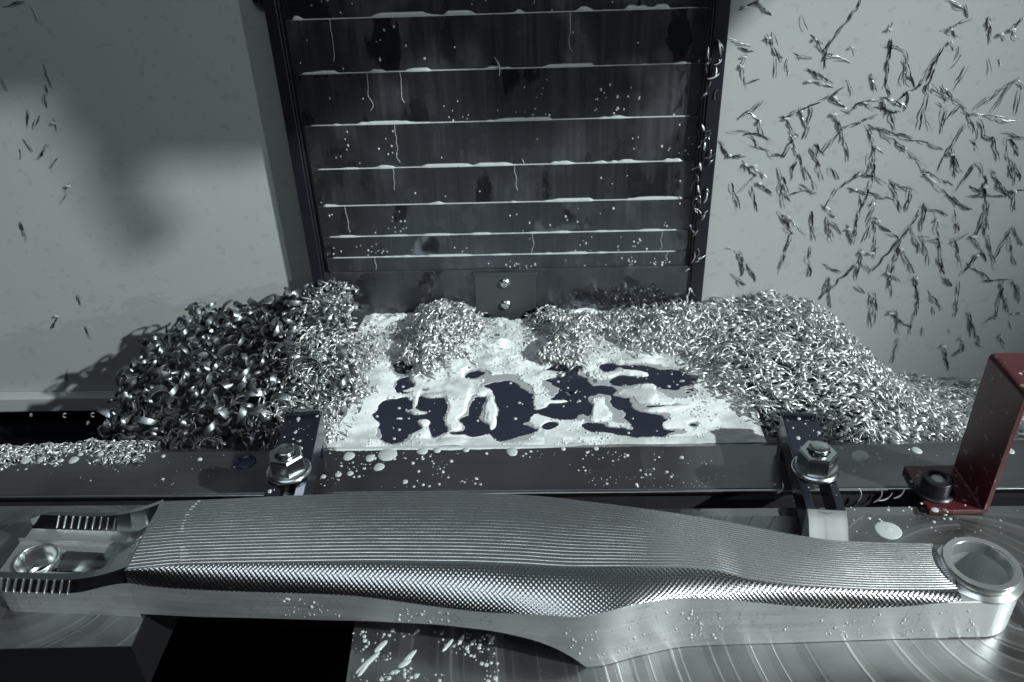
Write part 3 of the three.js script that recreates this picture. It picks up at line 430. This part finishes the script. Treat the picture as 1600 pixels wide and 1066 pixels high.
{
  const p = obj('pool_floor', new THREE.BoxGeometry(0.40, 0.03, 0.1835).translate(-0.01, POOL_Y - 0.0158, -0.5835), std({ color: C(0.035, 0.042, 0.062), metalness: 0.4, roughness: 0.14 })); p.userData.kind = 'structure';
  const nx = 620, nz = 380;
  const g = grid(nx, nz, (u, v) => {
    const x = mix(PX0, PX1, u), z = mix(PZ1, PZ0, v), f = field(x, z), open = sstep(0.17, 0.225, f);
    const back = sstep(-0.56, -0.67, z), mound = 0.0016 * fbm(x * 30, z * 30, 135, 4) + back * (0.001 + 0.008 * fbm(x * 26 + 4, z * 26, 136, 4)) + 0.0016 * fbm(x * 160, z * 160, 137, 3) * (0.25 + back);
    const h = mix(POOL_Y - 0.011 * sstep(-0.674, -0.690, z) * sstep(0.030, 0.020, Math.abs(x + 0.0345)) + mound * (0.06 + 0.94 * sstep(0.14, -0.25, f)), POOL_Y - 0.0020, open);
    return [x, h, z];
  }, (u, v, p) => [p[0] * 6, p[2] * 6]);
  const m = obj('coolant_foam', g, M.foam); tag(m, 'white coolant foam with dark open patches on the pool behind the rail', 'foam', null, 'stuff');
  { // froth: small bubbles standing on the foam, thickest at the back and along the edges of the open patches
    const R = rng(606), list = []; let tries = 0;
    while (list.length < 9000 && tries++ < 200000) {
      const x = mix(PX0, PX1, R()), z = mix(PZ1, PZ0, R()), f = field(x, z); if (f > 0.19) continue;
      const p = 0.9 * sstep(0.05, 0.17, f) + 0.8 * sstep(-0.57, -0.64, z) * sstep(0.35, 0.6, fbm(x * 50, z * 50, 607, 3)) + 0.5 * sstep(0.55, 0.7, fbm(x * 40, z * 60, 608, 3)); if (R() > p) continue;
      const rad = 0.00025 + 0.0009 * Math.pow(R(), 4), back = sstep(-0.56, -0.67, z);
      const h = POOL_Y + (0.0016 * fbm(x * 30, z * 30, 135, 4) + back * (0.001 + 0.008 * fbm(x * 26 + 4, z * 26, 136, 4)) + 0.0016 * fbm(x * 160, z * 160, 137, 3) * (0.25 + back)) * (0.06 + 0.94 * sstep(0.14, -0.25, f)) - 0.011 * sstep(-0.674, -0.690, z) * sstep(0.030, 0.020, Math.abs(x + 0.0345));
      list.push(new THREE.Matrix4().makeScale(rad, rad * 0.8, rad).setPosition(x, h + rad * 0.2, z));
    }
    const im = new THREE.InstancedMesh(new THREE.SphereGeometry(1, 10, 6), M.bubble, list.length); list.forEach((q, i) => im.setMatrixAt(i, q)); im.name = 'froth'; im.castShadow = im.receiveShadow = true; im.userData.kind = 'stuff'; m.add(im);
  }
  const film = grid(420, 260, (u, v) => { const x = mix(PX0 + 0.004, PX1 - 0.004, u), z = mix(PZ1 + -0.001, -0.62, v), f = field(x, z) + 1.1 * (fbm(x * 46, z * 60, 139, 4) - 0.52); return [x, mix(POOL_Y - 0.0003, POOL_Y - 0.0021, sstep(0.36, 0.385, f)), z]; }, (u, v, p) => [p[0] * 6, p[2] * 6]);
  const fm = obj('foam_film', film, M.thinFoam, m); fm.userData.kind = 'stuff';
  const d = []; for (let k = 0; k < 500; k++) { const x = mix(PX0, PX1, dropR()), z = mix(PZ1, -0.60, dropR()); if (field(x, z) < 0.5) continue; if (dropR() > 0.4) continue; const r = 0.0004 + 0.0012 * Math.pow(dropR(), 2); d.push(drop(x, POOL_Y - 0.0008, z, r, r, r * 0.6)); }
  const b = obj('foam_bubbles', d, M.milk, m); b.userData.kind = 'stuff';
}

// ---------------------------------------------------------------- chips
function sliver(len, wid, th, bend, twist, seg = 6) {       // a tapered, bent and twisted sliver, lying along x
  const pos = [], idx = [];
  for (let i = 0; i <= seg; i++) {
    const u = i / seg, x = (u - 0.5) * len, y = bend * (0.25 - (u - 0.5) ** 2) * 4, k = Math.pow(Math.sin(Math.PI * clamp(0.08 + 0.86 * u)), 0.6), a = twist * (u - 0.5);
    for (const [cy, cz] of [[th, 0], [0, wid], [-th, 0], [0, -wid]]) { const yy = cy * k * 0.5, zz = cz * k * 0.5; pos.push(x, y + yy * Math.cos(a) - zz * Math.sin(a), yy * Math.sin(a) + zz * Math.cos(a)); }
  }
  for (let i = 0; i < seg; i++) for (let q = 0; q < 4; q++) { const a = i * 4 + q, b = i * 4 + (q + 1) % 4; idx.push(a, b, b + 4, a, b + 4, a + 4); }
  idx.push(0, 2, 1, 0, 3, 2); const e = seg * 4; idx.push(e, e + 1, e + 2, e, e + 2, e + 3);
  const g = new THREE.BufferGeometry(); g.setAttribute('position', new THREE.Float32BufferAttribute(pos, 3)); g.setIndex(idx); g.computeVertexNormals(); return g;
}
function curl(r, wid, a1, rise, seg = 12) {                 // a ribbon rolled into part of a helix
  const pos = [], idx = [];
  for (let i = 0; i <= seg; i++) { const u = i / seg, a = a1 * u, rr = r * (0.75 + 0.35 * u), w = wid * Math.pow(Math.sin(Math.PI * clamp(0.1 + 0.82 * u)), 0.5) / 2, z = rise * (u - 0.5); for (const [dr, dz] of [[0.00025, w], [-0.00025, w], [-0.00025, -w], [0.00025, -w]]) pos.push((rr + dr) * Math.cos(a), (rr + dr) * Math.sin(a), z + dz); }
  for (let i = 0; i < seg; i++) for (let q = 0; q < 4; q++) { const a = i * 4 + q, b = i * 4 + (q + 1) % 4; idx.push(a, a + 4, b + 4, a, b + 4, b); }
  const g = new THREE.BufferGeometry(); g.setAttribute('position', new THREE.Float32BufferAttribute(pos, 3)); g.setIndex(idx); g.computeVertexNormals(); return g;
}
function rod(len, wid, th, bend, seg = 5, n = 6) {           // a short rounded chip like a grain, lying along x
  const pos = [], idx = [];
  for (let i = 0; i <= seg; i++) { const u = i / seg, k = Math.pow(Math.sin(Math.PI * (0.10 + 0.80 * u)), 0.7), y = bend * (0.25 - (u - 0.5) ** 2) * 4; for (let q = 0; q < n; q++) { const a = 2 * Math.PI * q / n; pos.push((u - 0.5) * len, y + th * k * 0.5 * Math.sin(a), wid * k * 0.5 * Math.cos(a) + 0.12 * wid * Math.sin(5 * u + q)); } }
  for (let i = 0; i < seg; i++) for (let q = 0; q < n; q++) { const a = i * n + q, b = i * n + (q + 1) % n; idx.push(a, b, b + n, a, b + n, a + n); }
  for (let q = 1; q < n - 1; q++) idx.push(0, q + 1, q, seg * n, seg * n + q, seg * n + q + 1);
  const g = new THREE.BufferGeometry(); g.setAttribute('position', new THREE.Float32BufferAttribute(pos, 3)); g.setIndex(idx); g.computeVertexNormals(); return g;
}
const GRAINS = [rod(0.0062, 0.0020, 0.0012, 0.0006), rod(0.0050, 0.0022, 0.0013, 0.0008), rod(0.0085, 0.0016, 0.0010, 0.0012), rod(0.0042, 0.0019, 0.0013, 0.0004), sliver(0.0080, 0.0022, 0.0012, 0.0012, 1.2)];
const FINES = [sliver(0.0115, 0.0016, 0.0009, 0.0022, 2.2), sliver(0.0140, 0.0013, 0.0008, -0.0018, -1.6), curl(0.0030, 0.0018, 3.2, 0.003, 8)];
const CURLS = [curl(0.0042, 0.0036, 4.2, 0.003), curl(0.0055, 0.0030, 3.4, 0.004), curl(0.0034, 0.0042, 5.0, 0.005), curl(0.0070, 0.0034, 2.6, 0.002)];
const tilt = (n, sp, az, R) => { const up = V(0, 1, 0), q = new THREE.Quaternion().setFromUnitVectors(up, n), y = new THREE.Quaternion().setFromAxisAngle(up, az), z = new THREE.Quaternion().setFromEuler(new THREE.Euler((R() - 0.5) * 2.4 * sp, 0, (R() - 0.5) * 1.9 * sp)); return q.multiply(y).multiply(z); };
function heap(name, label, heightAt, inside, x0, x1, z0, z1, count, kinds, depth, seed, flow, mat, scaleR = [0.75, 1.25], spread = 1, lift = 0) {
  const R = rng(seed), m = [], mm = kinds.map(() => []), n = V(), o = V(); let made = 0, tries = 0;
  while (made < count && tries++ < count * 12) {
    const x = mix(x0, x1, R()), z = mix(z0, z1, R()), p = inside(x, z); if (R() > p) continue;
    const e = 0.004, h = heightAt(x, z), gx = (heightAt(x + e, z) - heightAt(x - e, z)) / (2 * e), gz = (heightAt(x, z + e) - heightAt(x, z - e)) / (2 * e);
    n.set(-gx, 1, -gz).normalize(); const a = flow(x, z, R), q = tilt(n, spread, a, R), s = mix(scaleR[0], scaleR[1], R() * R());
    const y = h - depth * Math.pow(R(), 1.6) + 0.001 + lift * Math.pow(R(), 2.5); const k = Math.floor(R() * kinds.length);
    mm[k].push(new THREE.Matrix4().compose(V(x, y, z), q, V(s, s, s))); made++;
  }
  const t = new THREE.Group(); t.name = numbered(name); scene.add(t); tag(t, label, 'chip pile', null, 'stuff');
  mm.forEach((l, k) => { if (!l.length) return; const im = new THREE.InstancedMesh(kinds[k], mat, l.length); l.forEach((q, i) => { im.setMatrixAt(i, q); const b = 0.5 + 0.5 * R(); im.setColorAt(i, C(b, b, b)); }); im.name = 'loose_chips'; im.castShadow = im.receiveShadow = true; im.userData.kind = 'stuff'; t.add(im); });
  return t;
}
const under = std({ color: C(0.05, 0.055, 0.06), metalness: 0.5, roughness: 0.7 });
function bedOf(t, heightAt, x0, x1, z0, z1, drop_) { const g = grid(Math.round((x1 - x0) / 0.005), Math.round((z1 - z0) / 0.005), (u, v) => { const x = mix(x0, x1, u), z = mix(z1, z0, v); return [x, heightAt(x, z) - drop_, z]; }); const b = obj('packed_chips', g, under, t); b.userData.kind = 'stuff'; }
// right heap, against the back wall
const sil = px => curve(px.map(([x, y]) => { const p = onZ(x, y, -0.706); return [p.x, p.y]; }));
const rWall = sil([[1040, 500], [1075, 486], [1100, 474], [1150, 464], [1200, 458], [1250, 466], [1285, 486], [1320, 524], [1350, 566], [1400, 584], [1470, 594], [1540, 600], [1620, 606]]);
const rH = (x, z) => { const t = clamp((z + 0.493) / -0.213), w = Math.max(-0.115, rWall(x)), e = sstep(0.125, 0.17, x + 0.10 * (t - 0.2)); return mix(POOL_Y - 0.006, mix(-0.006, w, Math.pow(t, 0.9)) + (0.016 * Math.sin(Math.PI * clamp(t)) * sstep(0.36, 0.2, x)) + 0.010 * (fbm(x * 28, z * 28, 151, 3) - 0.5), mix(e, 1, sstep(0.9, 1, t))); };
{
  const ins = (x, z) => { const t = (z + 0.493) / -0.213, edge = 0.150 - 0.085 * clamp(t) + 0.02 * (fbm(x * 40, z * 40, 152, 2) - 0.5); return sstep(edge - 0.012, edge + 0.016, x); };
  const fl = (x, z, R) => -0.75 + (fbm(x * 14, z * 14, 153, 2) - 0.5) * 3.0 + (R() - 0.5) * 2.0;
  const t = heap('chip_pile', 'big heap of bright short aluminium chips against the wall beside the red bracket', rH, ins, 0.05, 0.54, -0.710, -0.4925, 15000, [...GRAINS, ...FINES], 0.016, 7, fl, M.chip, [0.8, 1.7], 0.85, 0.003);
  bedOf(t, rH, 0.135, 0.54, -0.716, -0.492, 0.014);
}
// left heap of curls
const lTop = curve([[150, 700], [172, 645], [200, 590], [250, 538], [300, 514], [400, 512], [470, 500], [520, 492], [600, 500]].map(([x, y]) => { const p = onZ(x, y, -0.63); return [p.x, p.y]; }));
const lH = (x, z) => { const t = clamp((z + 0.493) / -0.137), b = clamp((-0.63 - z) / 0.085), c = Math.max(-0.12, lTop(x)), front = -0.010 - 0.06 * sstep(-0.33, -0.38, x); let h = mix(front, c, Math.pow(Math.sin(Math.PI / 2 * t), 0.85)); h -= (0.05 * b * b) * sstep(-0.22, -0.30, x); return h + 0.014 * (fbm(x * 30, z * 30, 161, 3) - 0.5); };
{
  const ins = (x, z) => { const t = (z + 0.493) / -0.21, edge = -0.150 - 0.035 * sstep(0.3, 0.9, t) + 0.03 * (fbm(x * 40, z * 40, 162, 2) - 0.5); return sstep(edge + 0.012, edge - 0.016, x) * sstep(-0.385, -0.36, x); };
  const t = heap('chip_pile', 'heap of curled dark and bright chips at the left of the foam pool', lH, ins, -0.40, -0.12, -0.705, -0.4935, 1150, CURLS, 0.026, 17, (x, z, R) => R() * 6.28, M.curlMetal, [0.8, 2.3], 1.8, 0.010);
  bedOf(t, (x, z) => lH(x, z) - 0.08 * sstep(-0.355, -0.39, x), -0.40, -0.165, -0.70, -0.4935, 0.020);
  const insB = (x, z) => ins(x, z) * sstep(-0.235, -0.185, x);
  heap('chip_pile', 'small bright chips between the curled heap and the white foam', (x, z) => lH(x, z) + 0.003, insB, -0.28, -0.12, -0.70, -0.4935, 2600, GRAINS, 0.010, 27, (x, z, R) => R() * 6.28, M.chip, [0.7, 1.2], 1.3);
}
{ // low litter along the rail at the far left
  const h = (x, z) => -0.004 - 0.10 * clamp((-0.497 - z) / 0.05) + 0.008 * fbm(x * 40, z * 40, 171, 2);
  const t = heap('chip_pile', 'low litter of fine chips along the rail at the far left', h, (x, z) => sstep(0.62, 0.5, (-0.493 - z) / 0.05 + 0.3 * fbm(x * 30, z * 30, 172, 2)), -0.47, -0.30, -0.545, -0.470, 2600, GRAINS, 0.006, 37, (x, z, R) => R() * 6.28, M.chip, [0.6, 1.0]);
  bedOf(t, h, -0.47, -0.30, -0.545, -0.488, 0.006);
}
// clumps on the foam in front of the way cover
for (const [px, py, rx, rz, hh, cnt, label, taper] of [[684, 532, 0.040, 0.060, 0.020, 1700, 'clump of bright chips on the foam just left of the screwed bracket', 0.5], [888, 527, 0.034, 0.056, 0.018, 1100, 'clump of bright chips on the foam just right of the screwed bracket', 0.35], [1030, 505, 0.062, 0.040, 0.014, 1300, 'flat clump of chips on the foam between bracket and big right heap', 0], [520, 590, 0.034, 0.060, 0.012, 900, 'loose chips sinking in the foam beside the curled heap', 0]]) {
  const c = onY(px, py, 0.004), seed = px;
  const q = (x, z) => Math.hypot((x - c.x) / (rx * (1 - taper * clamp((z - c.z) / rz, -0.4, 1.2))), (z - c.z) / rz) + 1.5 * (fbm(x * 38, z * 38, seed, 3) - 0.5);
  heap('chip_clump', label, (x, z) => POOL_Y + 0.0025 + hh * Math.sqrt(Math.max(0, 1 - q(x, z))) * (0.6 + 0.8 * fbm(x * 70, z * 70, seed + 1, 2)), (x, z) => Math.max(sstep(1.0, 0.75, q(x, z)), 0.06 * sstep(1.6, 1.0, q(x, z))), c.x - rx * 1.5, c.x + rx * 1.5, Math.max(-0.6855, c.z - rz * 1.4), c.z + rz * 1.4, cnt, GRAINS, 0.007, seed, (x, z, R) => 1.57 + (R() - 0.5) * 2.2, M.chip, [0.8, 1.5], 1.1);
}
heap('chip_clump', 'sparse single chips strewn over the foam below the way cover', () => POOL_Y + 0.004, (x, z) => sstep(-0.60, -0.68, z) * sstep(0.40, 0.60, fbm(x * 30, z * 30, 191, 2)) * (Math.abs(x + 0.0345) < 0.020 ? 0 : 1), -0.17, 0.14, -0.684, -0.59, 420, GRAINS, 0.003, 55, (x, z, R) => R() * 6.28, M.chip, [0.7, 1.3], 0.9);

// chips sticking to the walls: every one its own object, a few slivers one behind the other
const NEEDLES = [sliver(1, 0.20, 0.10, 0.16, 1.5, 8), sliver(1, 0.16, 0.09, -0.20, -2.2, 8), sliver(1, 0.24, 0.10, 0.10, 3.0, 8)];
const chR = rng(404);
function chipLabel(a, b, mx, my, drop, wallWord, spots) {
  const L = a.distanceTo(b), t = ((Math.atan2(b.y - a.y, b.x - a.x) / D) % 180 + 180) % 180;
  const len = L < 0.017 ? 'tiny' : L < 0.030 ? 'short' : L < 0.048 ? 'long' : 'very long', lie = t < 20 || t > 160 ? 'level' : t < 70 ? 'right-leaning' : t < 110 ? 'upright' : 'left-leaning';
  const v = ['top', 'upper', 'middle', 'lower', 'lowest'][clamp(Math.floor(my / 110), 0, 4)], h = spots.find(q => mx < q[0])[1];
  return `${len} ${lie} chip ${drop ? 'with milky drop ' : ''}at ${v} height, ${wallWord} wall, ${h}`;
}
function wallChip(x0, y0, x1, y1, wallWord, spots, group, thick = 1) {
  const a = onZ(x0, y0, WALL_Z + 0.003), b = onZ(x1, y1, WALL_Z + 0.003), L = a.distanceTo(b), n = Math.max(1, Math.round(L / 0.0062)), gs = [];
  const dir = b.clone().sub(a).normalize(), ang = Math.atan2(dir.y, dir.x);
  for (let i = 0; i < n; i++) for (let q = 0; q < (n > 1 ? 1 + Math.floor(chR() * 1.7) : 1); q++) {
    const l = Math.min(0.016, Math.max(0.0045, L / n * (1.3 + 0.8 * chR()))), wd = (0.0036 + 0.0048 * chR() * chR()) * thick;
    const g = NEEDLES[Math.floor(chR() * 3)].clone().scale(l, wd, wd).rotateX((chR() - 0.5) * 2.5).rotateZ(ang + (chR() - 0.5) * (n > 1 ? 0.5 : 0.2)).rotateY((chR() - 0.5) * 0.5);
    const p = a.clone().lerp(b, (i + 0.5 + (chR() - 0.5) * 0.5) / n); g.translate(p.x + (chR() - 0.5) * 0.0016, p.y + (chR() - 0.5) * 0.0016, WALL_Z + 0.0005 + 0.0012 * chR()); gs.push(g);
  }
  const m = obj('wall_chip', gs, chR() < 0.8 ? M.chipDark : M.chipMid), wet = chR() < 0.28; tag(m, chipLabel(a, b, (x0 + x1) / 2, (y0 + y1) / 2, wet, wallWord, spots), 'metal chip', group);
  if (wet) { const r = 0.0008 + 0.0009 * chR(); obj('coolant_drop', new THREE.SphereGeometry(r, 10, 8).scale(1.25 + chR(), 0.9, 0.7).rotateZ(ang * (chR() < 0.5 ? 0 : 1)).translate(mix(a.x, b.x, 0.1), mix(a.y, b.y, 0.1) + 0.0006, WALL_Z + 0.0020), M.milk, m); }
}
const upper = [200, 45, 275, 10, 275, 10, 330, 70, 505, 90, 520, 135, 760, 60, 615, 240, 760, 60, 790, 0, 555, 195, 610, 265, 610, 265, 612, 330, 120, 200, 240, 225, 190, 235, 240, 265, 320, 185, 390, 295, 350, 170, 365, 210, 205, 285, 190, 330, 190, 330, 215, 420, 215, 420, 265, 400, 360, 325, 360, 370, 425, 310, 430, 380, 455, 275, 540, 295, 535, 345, 650, 415, 620, 270, 730, 310, 515, 410, 640, 435, 740, 240, 770, 265, 930, 155, 940, 125, 725, 410, 755, 470, 845, 385, 860, 450, 940, 215, 915, 430, 935, 225, 1010, 265, 1010, 265, 1050, 420, 1020, 310, 1000, 420, 1185, 270, 1120, 440, 1190, 260, 1080, 430, 1080, 430, 985, 495, 1130, 430, 1115, 540, 1030, 460, 1020, 545, 1140, 430, 1220, 500, 1215, 150, 1330, 95, 1235, 150, 1275, 190, 1235, 0, 1300, 45, 1320, 40, 1325, 80, 1430, 110, 1440, 210, 1595, 100, 1545, 150, 1545, 150, 1575, 195, 1490, 175, 1505, 200, 1285, 240, 1270, 290, 1240, 215, 1250, 245, 1295, 290, 1260, 330, 1310, 350, 1270, 430, 1430, 315, 1437, 355, 1480, 300, 1490, 325, 1570, 400, 1375, 535, 1570, 400, 1600, 430, 1530, 440, 1450, 560, 1590, 465, 1570, 555, 1200, 440, 1335, 570, 1335, 570, 1565, 605, 1335, 575, 1370, 690, 1290, 530, 1225, 600, 1210, 570, 1195, 655, 1100, 560, 1085, 640, 1100, 560, 1130, 640, 1180, 515, 1200, 535, 1300, 640, 1180, 850, 1520, 660, 1600, 700, 1510, 700, 1560, 920, 1545, 700, 1580, 770, 1390, 610, 1410, 680, 1410, 690, 1480, 700, 1450, 700, 1480, 800, 1350, 700, 1370, 750, 700, 450, 540, 530, 540, 530, 410, 590, 410, 590, 460, 680, 460, 680, 400, 780, 650, 490, 735, 565, 545, 535, 515, 680, 490, 560, 510, 640, 735, 560, 790, 515, 790, 515, 900, 495, 790, 515, 970, 570, 900, 495, 1000, 525, 905, 510, 910, 570, 940, 570, 960, 640, 920, 440, 940, 490, 650, 570, 690, 650, 690, 650, 870, 580, 690, 660, 600, 760, 690, 660, 730, 800, 830, 620, 850, 750, 835, 630, 1200, 745, 870, 650, 1000, 740, 1000, 740, 1110, 830, 850, 750, 820, 870, 850, 740, 900, 770, 560, 720, 600, 780, 545, 740, 605, 900, 230, 570, 280, 610, 280, 610, 290, 680, 150, 655, 320, 690, 240, 690, 290, 750, 290, 740, 395, 790, 180, 590, 285, 520, 80, 710, 125, 790, 125, 785, 200, 785, 440, 690, 470, 780, 470, 780, 440, 900, 480, 780, 520, 880, 205, 825, 265, 885, 265, 885, 195, 950, 250, 830, 310, 880, 145, 930, 190, 1050, 240, 930, 270, 1056, 275, 920, 335, 965, 380, 850, 400, 1030, 400, 900, 430, 1000, 430, 980, 490, 960, 500, 940, 560, 970, 540, 890, 560, 940, 640, 850, 675, 895, 790, 870, 670, 950, 670, 950, 610, 1040, 780, 865, 910, 910, 860, 780, 850, 900, 740, 950, 940, 1000, 850, 900, 790, 1050, 940, 900, 985, 1050, 960, 930, 1040, 950, 1040, 950, 1020, 1050, 1100, 850, 1250, 930, 1110, 870, 1200, 960, 1200, 960, 1330, 1050, 1250, 760, 1260, 890, 1240, 770, 1290, 860, 1370, 820, 1270, 950, 1390, 830, 1420, 920, 1340, 940, 1430, 980, 1350, 980, 1500, 985, 1440, 850, 1530, 990, 1410, 930, 1420, 1050, 1560, 820, 1590, 900, 1550, 960, 1600, 950, 1560, 960, 1560, 1050];
const lower = [350, 150, 410, 250, 410, 250, 345, 435, 380, 170, 470, 250, 115, 320, 170, 350, 170, 350, 180, 455, 170, 350, 245, 470, 145, 455, 190, 500, 490, 330, 495, 450, 500, 160, 510, 270, 570, 180, 600, 290, 600, 200, 635, 250, 670, 230, 690, 300, 560, 130, 620, 180, 730, 80, 700, 290, 790, 100, 750, 280, 800, 180, 790, 370, 800, 190, 910, 290, 735, 330, 710, 470, 720, 390, 580, 520, 580, 470, 540, 560, 580, 470, 590, 600, 560, 405, 630, 430, 740, 400, 775, 440, 775, 350, 800, 330, 910, 290, 790, 420, 910, 320, 975, 430, 910, 300, 870, 460, 860, 400, 870, 550, 850, 440, 900, 470, 1010, 150, 910, 290, 1030, 130, 1010, 240, 1020, 130, 1130, 170, 970, 230, 1000, 340, 1080, 170, 1110, 430, 1010, 270, 1100, 300, 1020, 270, 1045, 385, 1090, 380, 1140, 490, 1170, 150, 1185, 250, 1215, 255, 1140, 300, 1165, 280, 1195, 410, 1320, 130, 1255, 280, 1320, 150, 1310, 250, 1300, 220, 1360, 415, 1245, 260, 1315, 380, 1275, 350, 1205, 440, 1230, 400, 1320, 460, 1300, 475, 1400, 470, 1430, 235, 1355, 360, 1415, 270, 1445, 400, 1440, 240, 1470, 300, 1390, 480, 1355, 650, 1395, 540, 1410, 610, 1300, 670, 1360, 635, 1440, 470, 1470, 580, 1430, 630, 1480, 625, 1415, 670, 1425, 700, 1375, 730, 1390, 790, 985, 450, 995, 600, 990, 600, 960, 710, 1040, 530, 1110, 605, 1185, 480, 1170, 630, 895, 595, 905, 720, 860, 620, 950, 690, 1065, 610, 1070, 635, 1230, 630, 1240, 730, 1235, 640, 1285, 780, 1195, 740, 1205, 800, 1160, 820, 1200, 790, 1110, 770, 1135, 880, 775, 520, 775, 680, 795, 540, 800, 660, 725, 510, 745, 530, 905, 750, 880, 850, 1010, 700, 1015, 730, 1140, 700, 1150, 720];
const RL = [[1190, 'beside the way cover'], [1270, 'near the way cover'], [1370, 'above the big heap'], [1480, 'past the big heap'], [9999, 'above the red bracket']], RG = 'chips stuck on the right side of the back wall';
for (let i = 0; i < upper.length; i += 4) wallChip(1100 + upper[i] / 3.2, upper[i + 1] / 3.2, 1100 + upper[i + 2] / 3.2, upper[i + 3] / 3.2, 'right', RL, RG);
for (let i = 0; i < lower.length; i += 4) wallChip(1100 + lower[i] / 2.962, 280 + lower[i + 1] / 2.962, 1100 + lower[i + 2] / 2.962, 280 + lower[i + 3] / 2.962, 'right', RL, RG);
for (const [x0, y0, x1, y1] of [[0, 14, 34, 4], [50, 15, 56, 30], [66, 105, 76, 135], [70, 135, 68, 165], [40, 178, 41, 198], [58, 185, 50, 203], [82, 193, 86, 206], [34, 220, 50, 237], [72, 228, 58, 248], [85, 250, 78, 262], [106, 290, 96, 318], [28, 240, 30, 250], [0, 125, 8, 138], [30, 350, 40, 375], [117, 460, 124, 476], [88, 494, 80, 514], [133, 518, 139, 530], [103, 580, 101, 612]]) wallChip(x0, y0, x1, y1, 'left', [[62, 'far from the cover'], [9999, 'nearer the curled heap']], 'chips stuck on the left side of the back wall', 0.8);
// chips on the right side rail of the way cover
for (let k = 0; k < 46; k++) {
  const u = chR(), py = 40 + 430 * Math.pow(u, 0.75), px = 1133 - 0.098 * py - 20 + 22 * chR(), p = onZ(px, py, COVER_Z + 0.002);
  const g = NEEDLES[k % 3].clone().scale(0.006 + 0.006 * chR(), 0.010, 0.010).rotateX(chR() * 3).rotateZ(1.4 + (chR() - 0.5) * 2.0).translate(p.x, p.y, COVER_Z + 0.0025);
  tag(obj('rail_chip', g, k % 3 ? M.chipMid : M.chip), `${k % 3 ? 'dull' : 'bright'} small chip at ${['top', 'upper', 'middle', 'lower', 'lowest'][clamp(Math.floor(py / 96), 0, 4)]} height on the black right side rail`, 'metal chip', 'chips lodged on the right side rail of the way cover');
}
for (const [x0, y0, x1, y1, label] of [[772, 90, 780, 116, 'pale chip standing on the second foam lip of the way cover'], [641, 284, 652, 300, 'pale bent chip on the slats left of the middle'], [814, 247, 815, 262, 'short pale upright chip on a slat near the middle']]) {
  const a = onZ(x0, y0, COVER_Z - 0.010), b = onZ(x1, y1, COVER_Z - 0.010), g = NEEDLES[0].clone().scale(a.distanceTo(b) * 1.1, 0.013, 0.016).rotateZ(Math.atan2(b.y - a.y, b.x - a.x)).translate((a.x + b.x) / 2, (a.y + b.y) / 2, COVER_Z - 0.009);
  tag(obj('slat_chip', g, M.milk), label, 'metal chip');
}
// a few curls on the black trough floor at the left and chips in the gap in front of the rail
for (const [x, y, l] of [[48, 649, 0], [101, 649, 0], [145, 648, 0], [137, 661, 0], [184, 652, 0]]) { const p = onZ(x, y, -0.56); const g = CURLS[2].clone().scale(0.45, 0.45, 0.45).rotateY(x).translate(p.x, p.y, p.z); tag(obj('trough_chip', g, M.chip), 'tiny ring shaped chip in the dark trough at the left', 'metal chip', 'ring chips in the left trough'); }
for (const [x0, y0, x1, y1] of [[1340, 782, 1342, 765], [1366, 784, 1377, 769], [1375, 782, 1393, 771], [1398, 778, 1412, 765], [1215, 770, 1222, 756], [1240, 782, 1250, 770]]) { const a = onZ(x0, y0, -0.428), b = onZ(x1, y1, -0.428), g = NEEDLES[1].clone().scale(a.distanceTo(b) * 1.2, 0.010, 0.010).rotateZ(Math.atan2(b.y - a.y, b.x - a.x)).translate((a.x + b.x) / 2, (a.y + b.y) / 2, -0.428); tag(obj('gap_chip', g, M.chip), `thin chip poking from the dark gap ${x0 < 1230 ? 'left of the right clamp' : x0 < 1300 ? 'behind the right clamp' : x0 < 1350 ? 'just right of the right clamp' : x0 < 1370 ? 'between right clamp and bracket' : x0 < 1390 ? 'nearing the red bracket' : 'closest to the red bracket'}`, 'metal chip', 'chips poking from the gap before the rail'); }

// ---------------------------------------------------------------- draw
const renderer = new THREE.WebGLRenderer({ antialias: true });
renderer.toneMapping = THREE.LinearToneMapping; renderer.toneMappingExposure = EXPOSURE; renderer.shadowMap.enabled = true;
renderer.render(scene, camera);
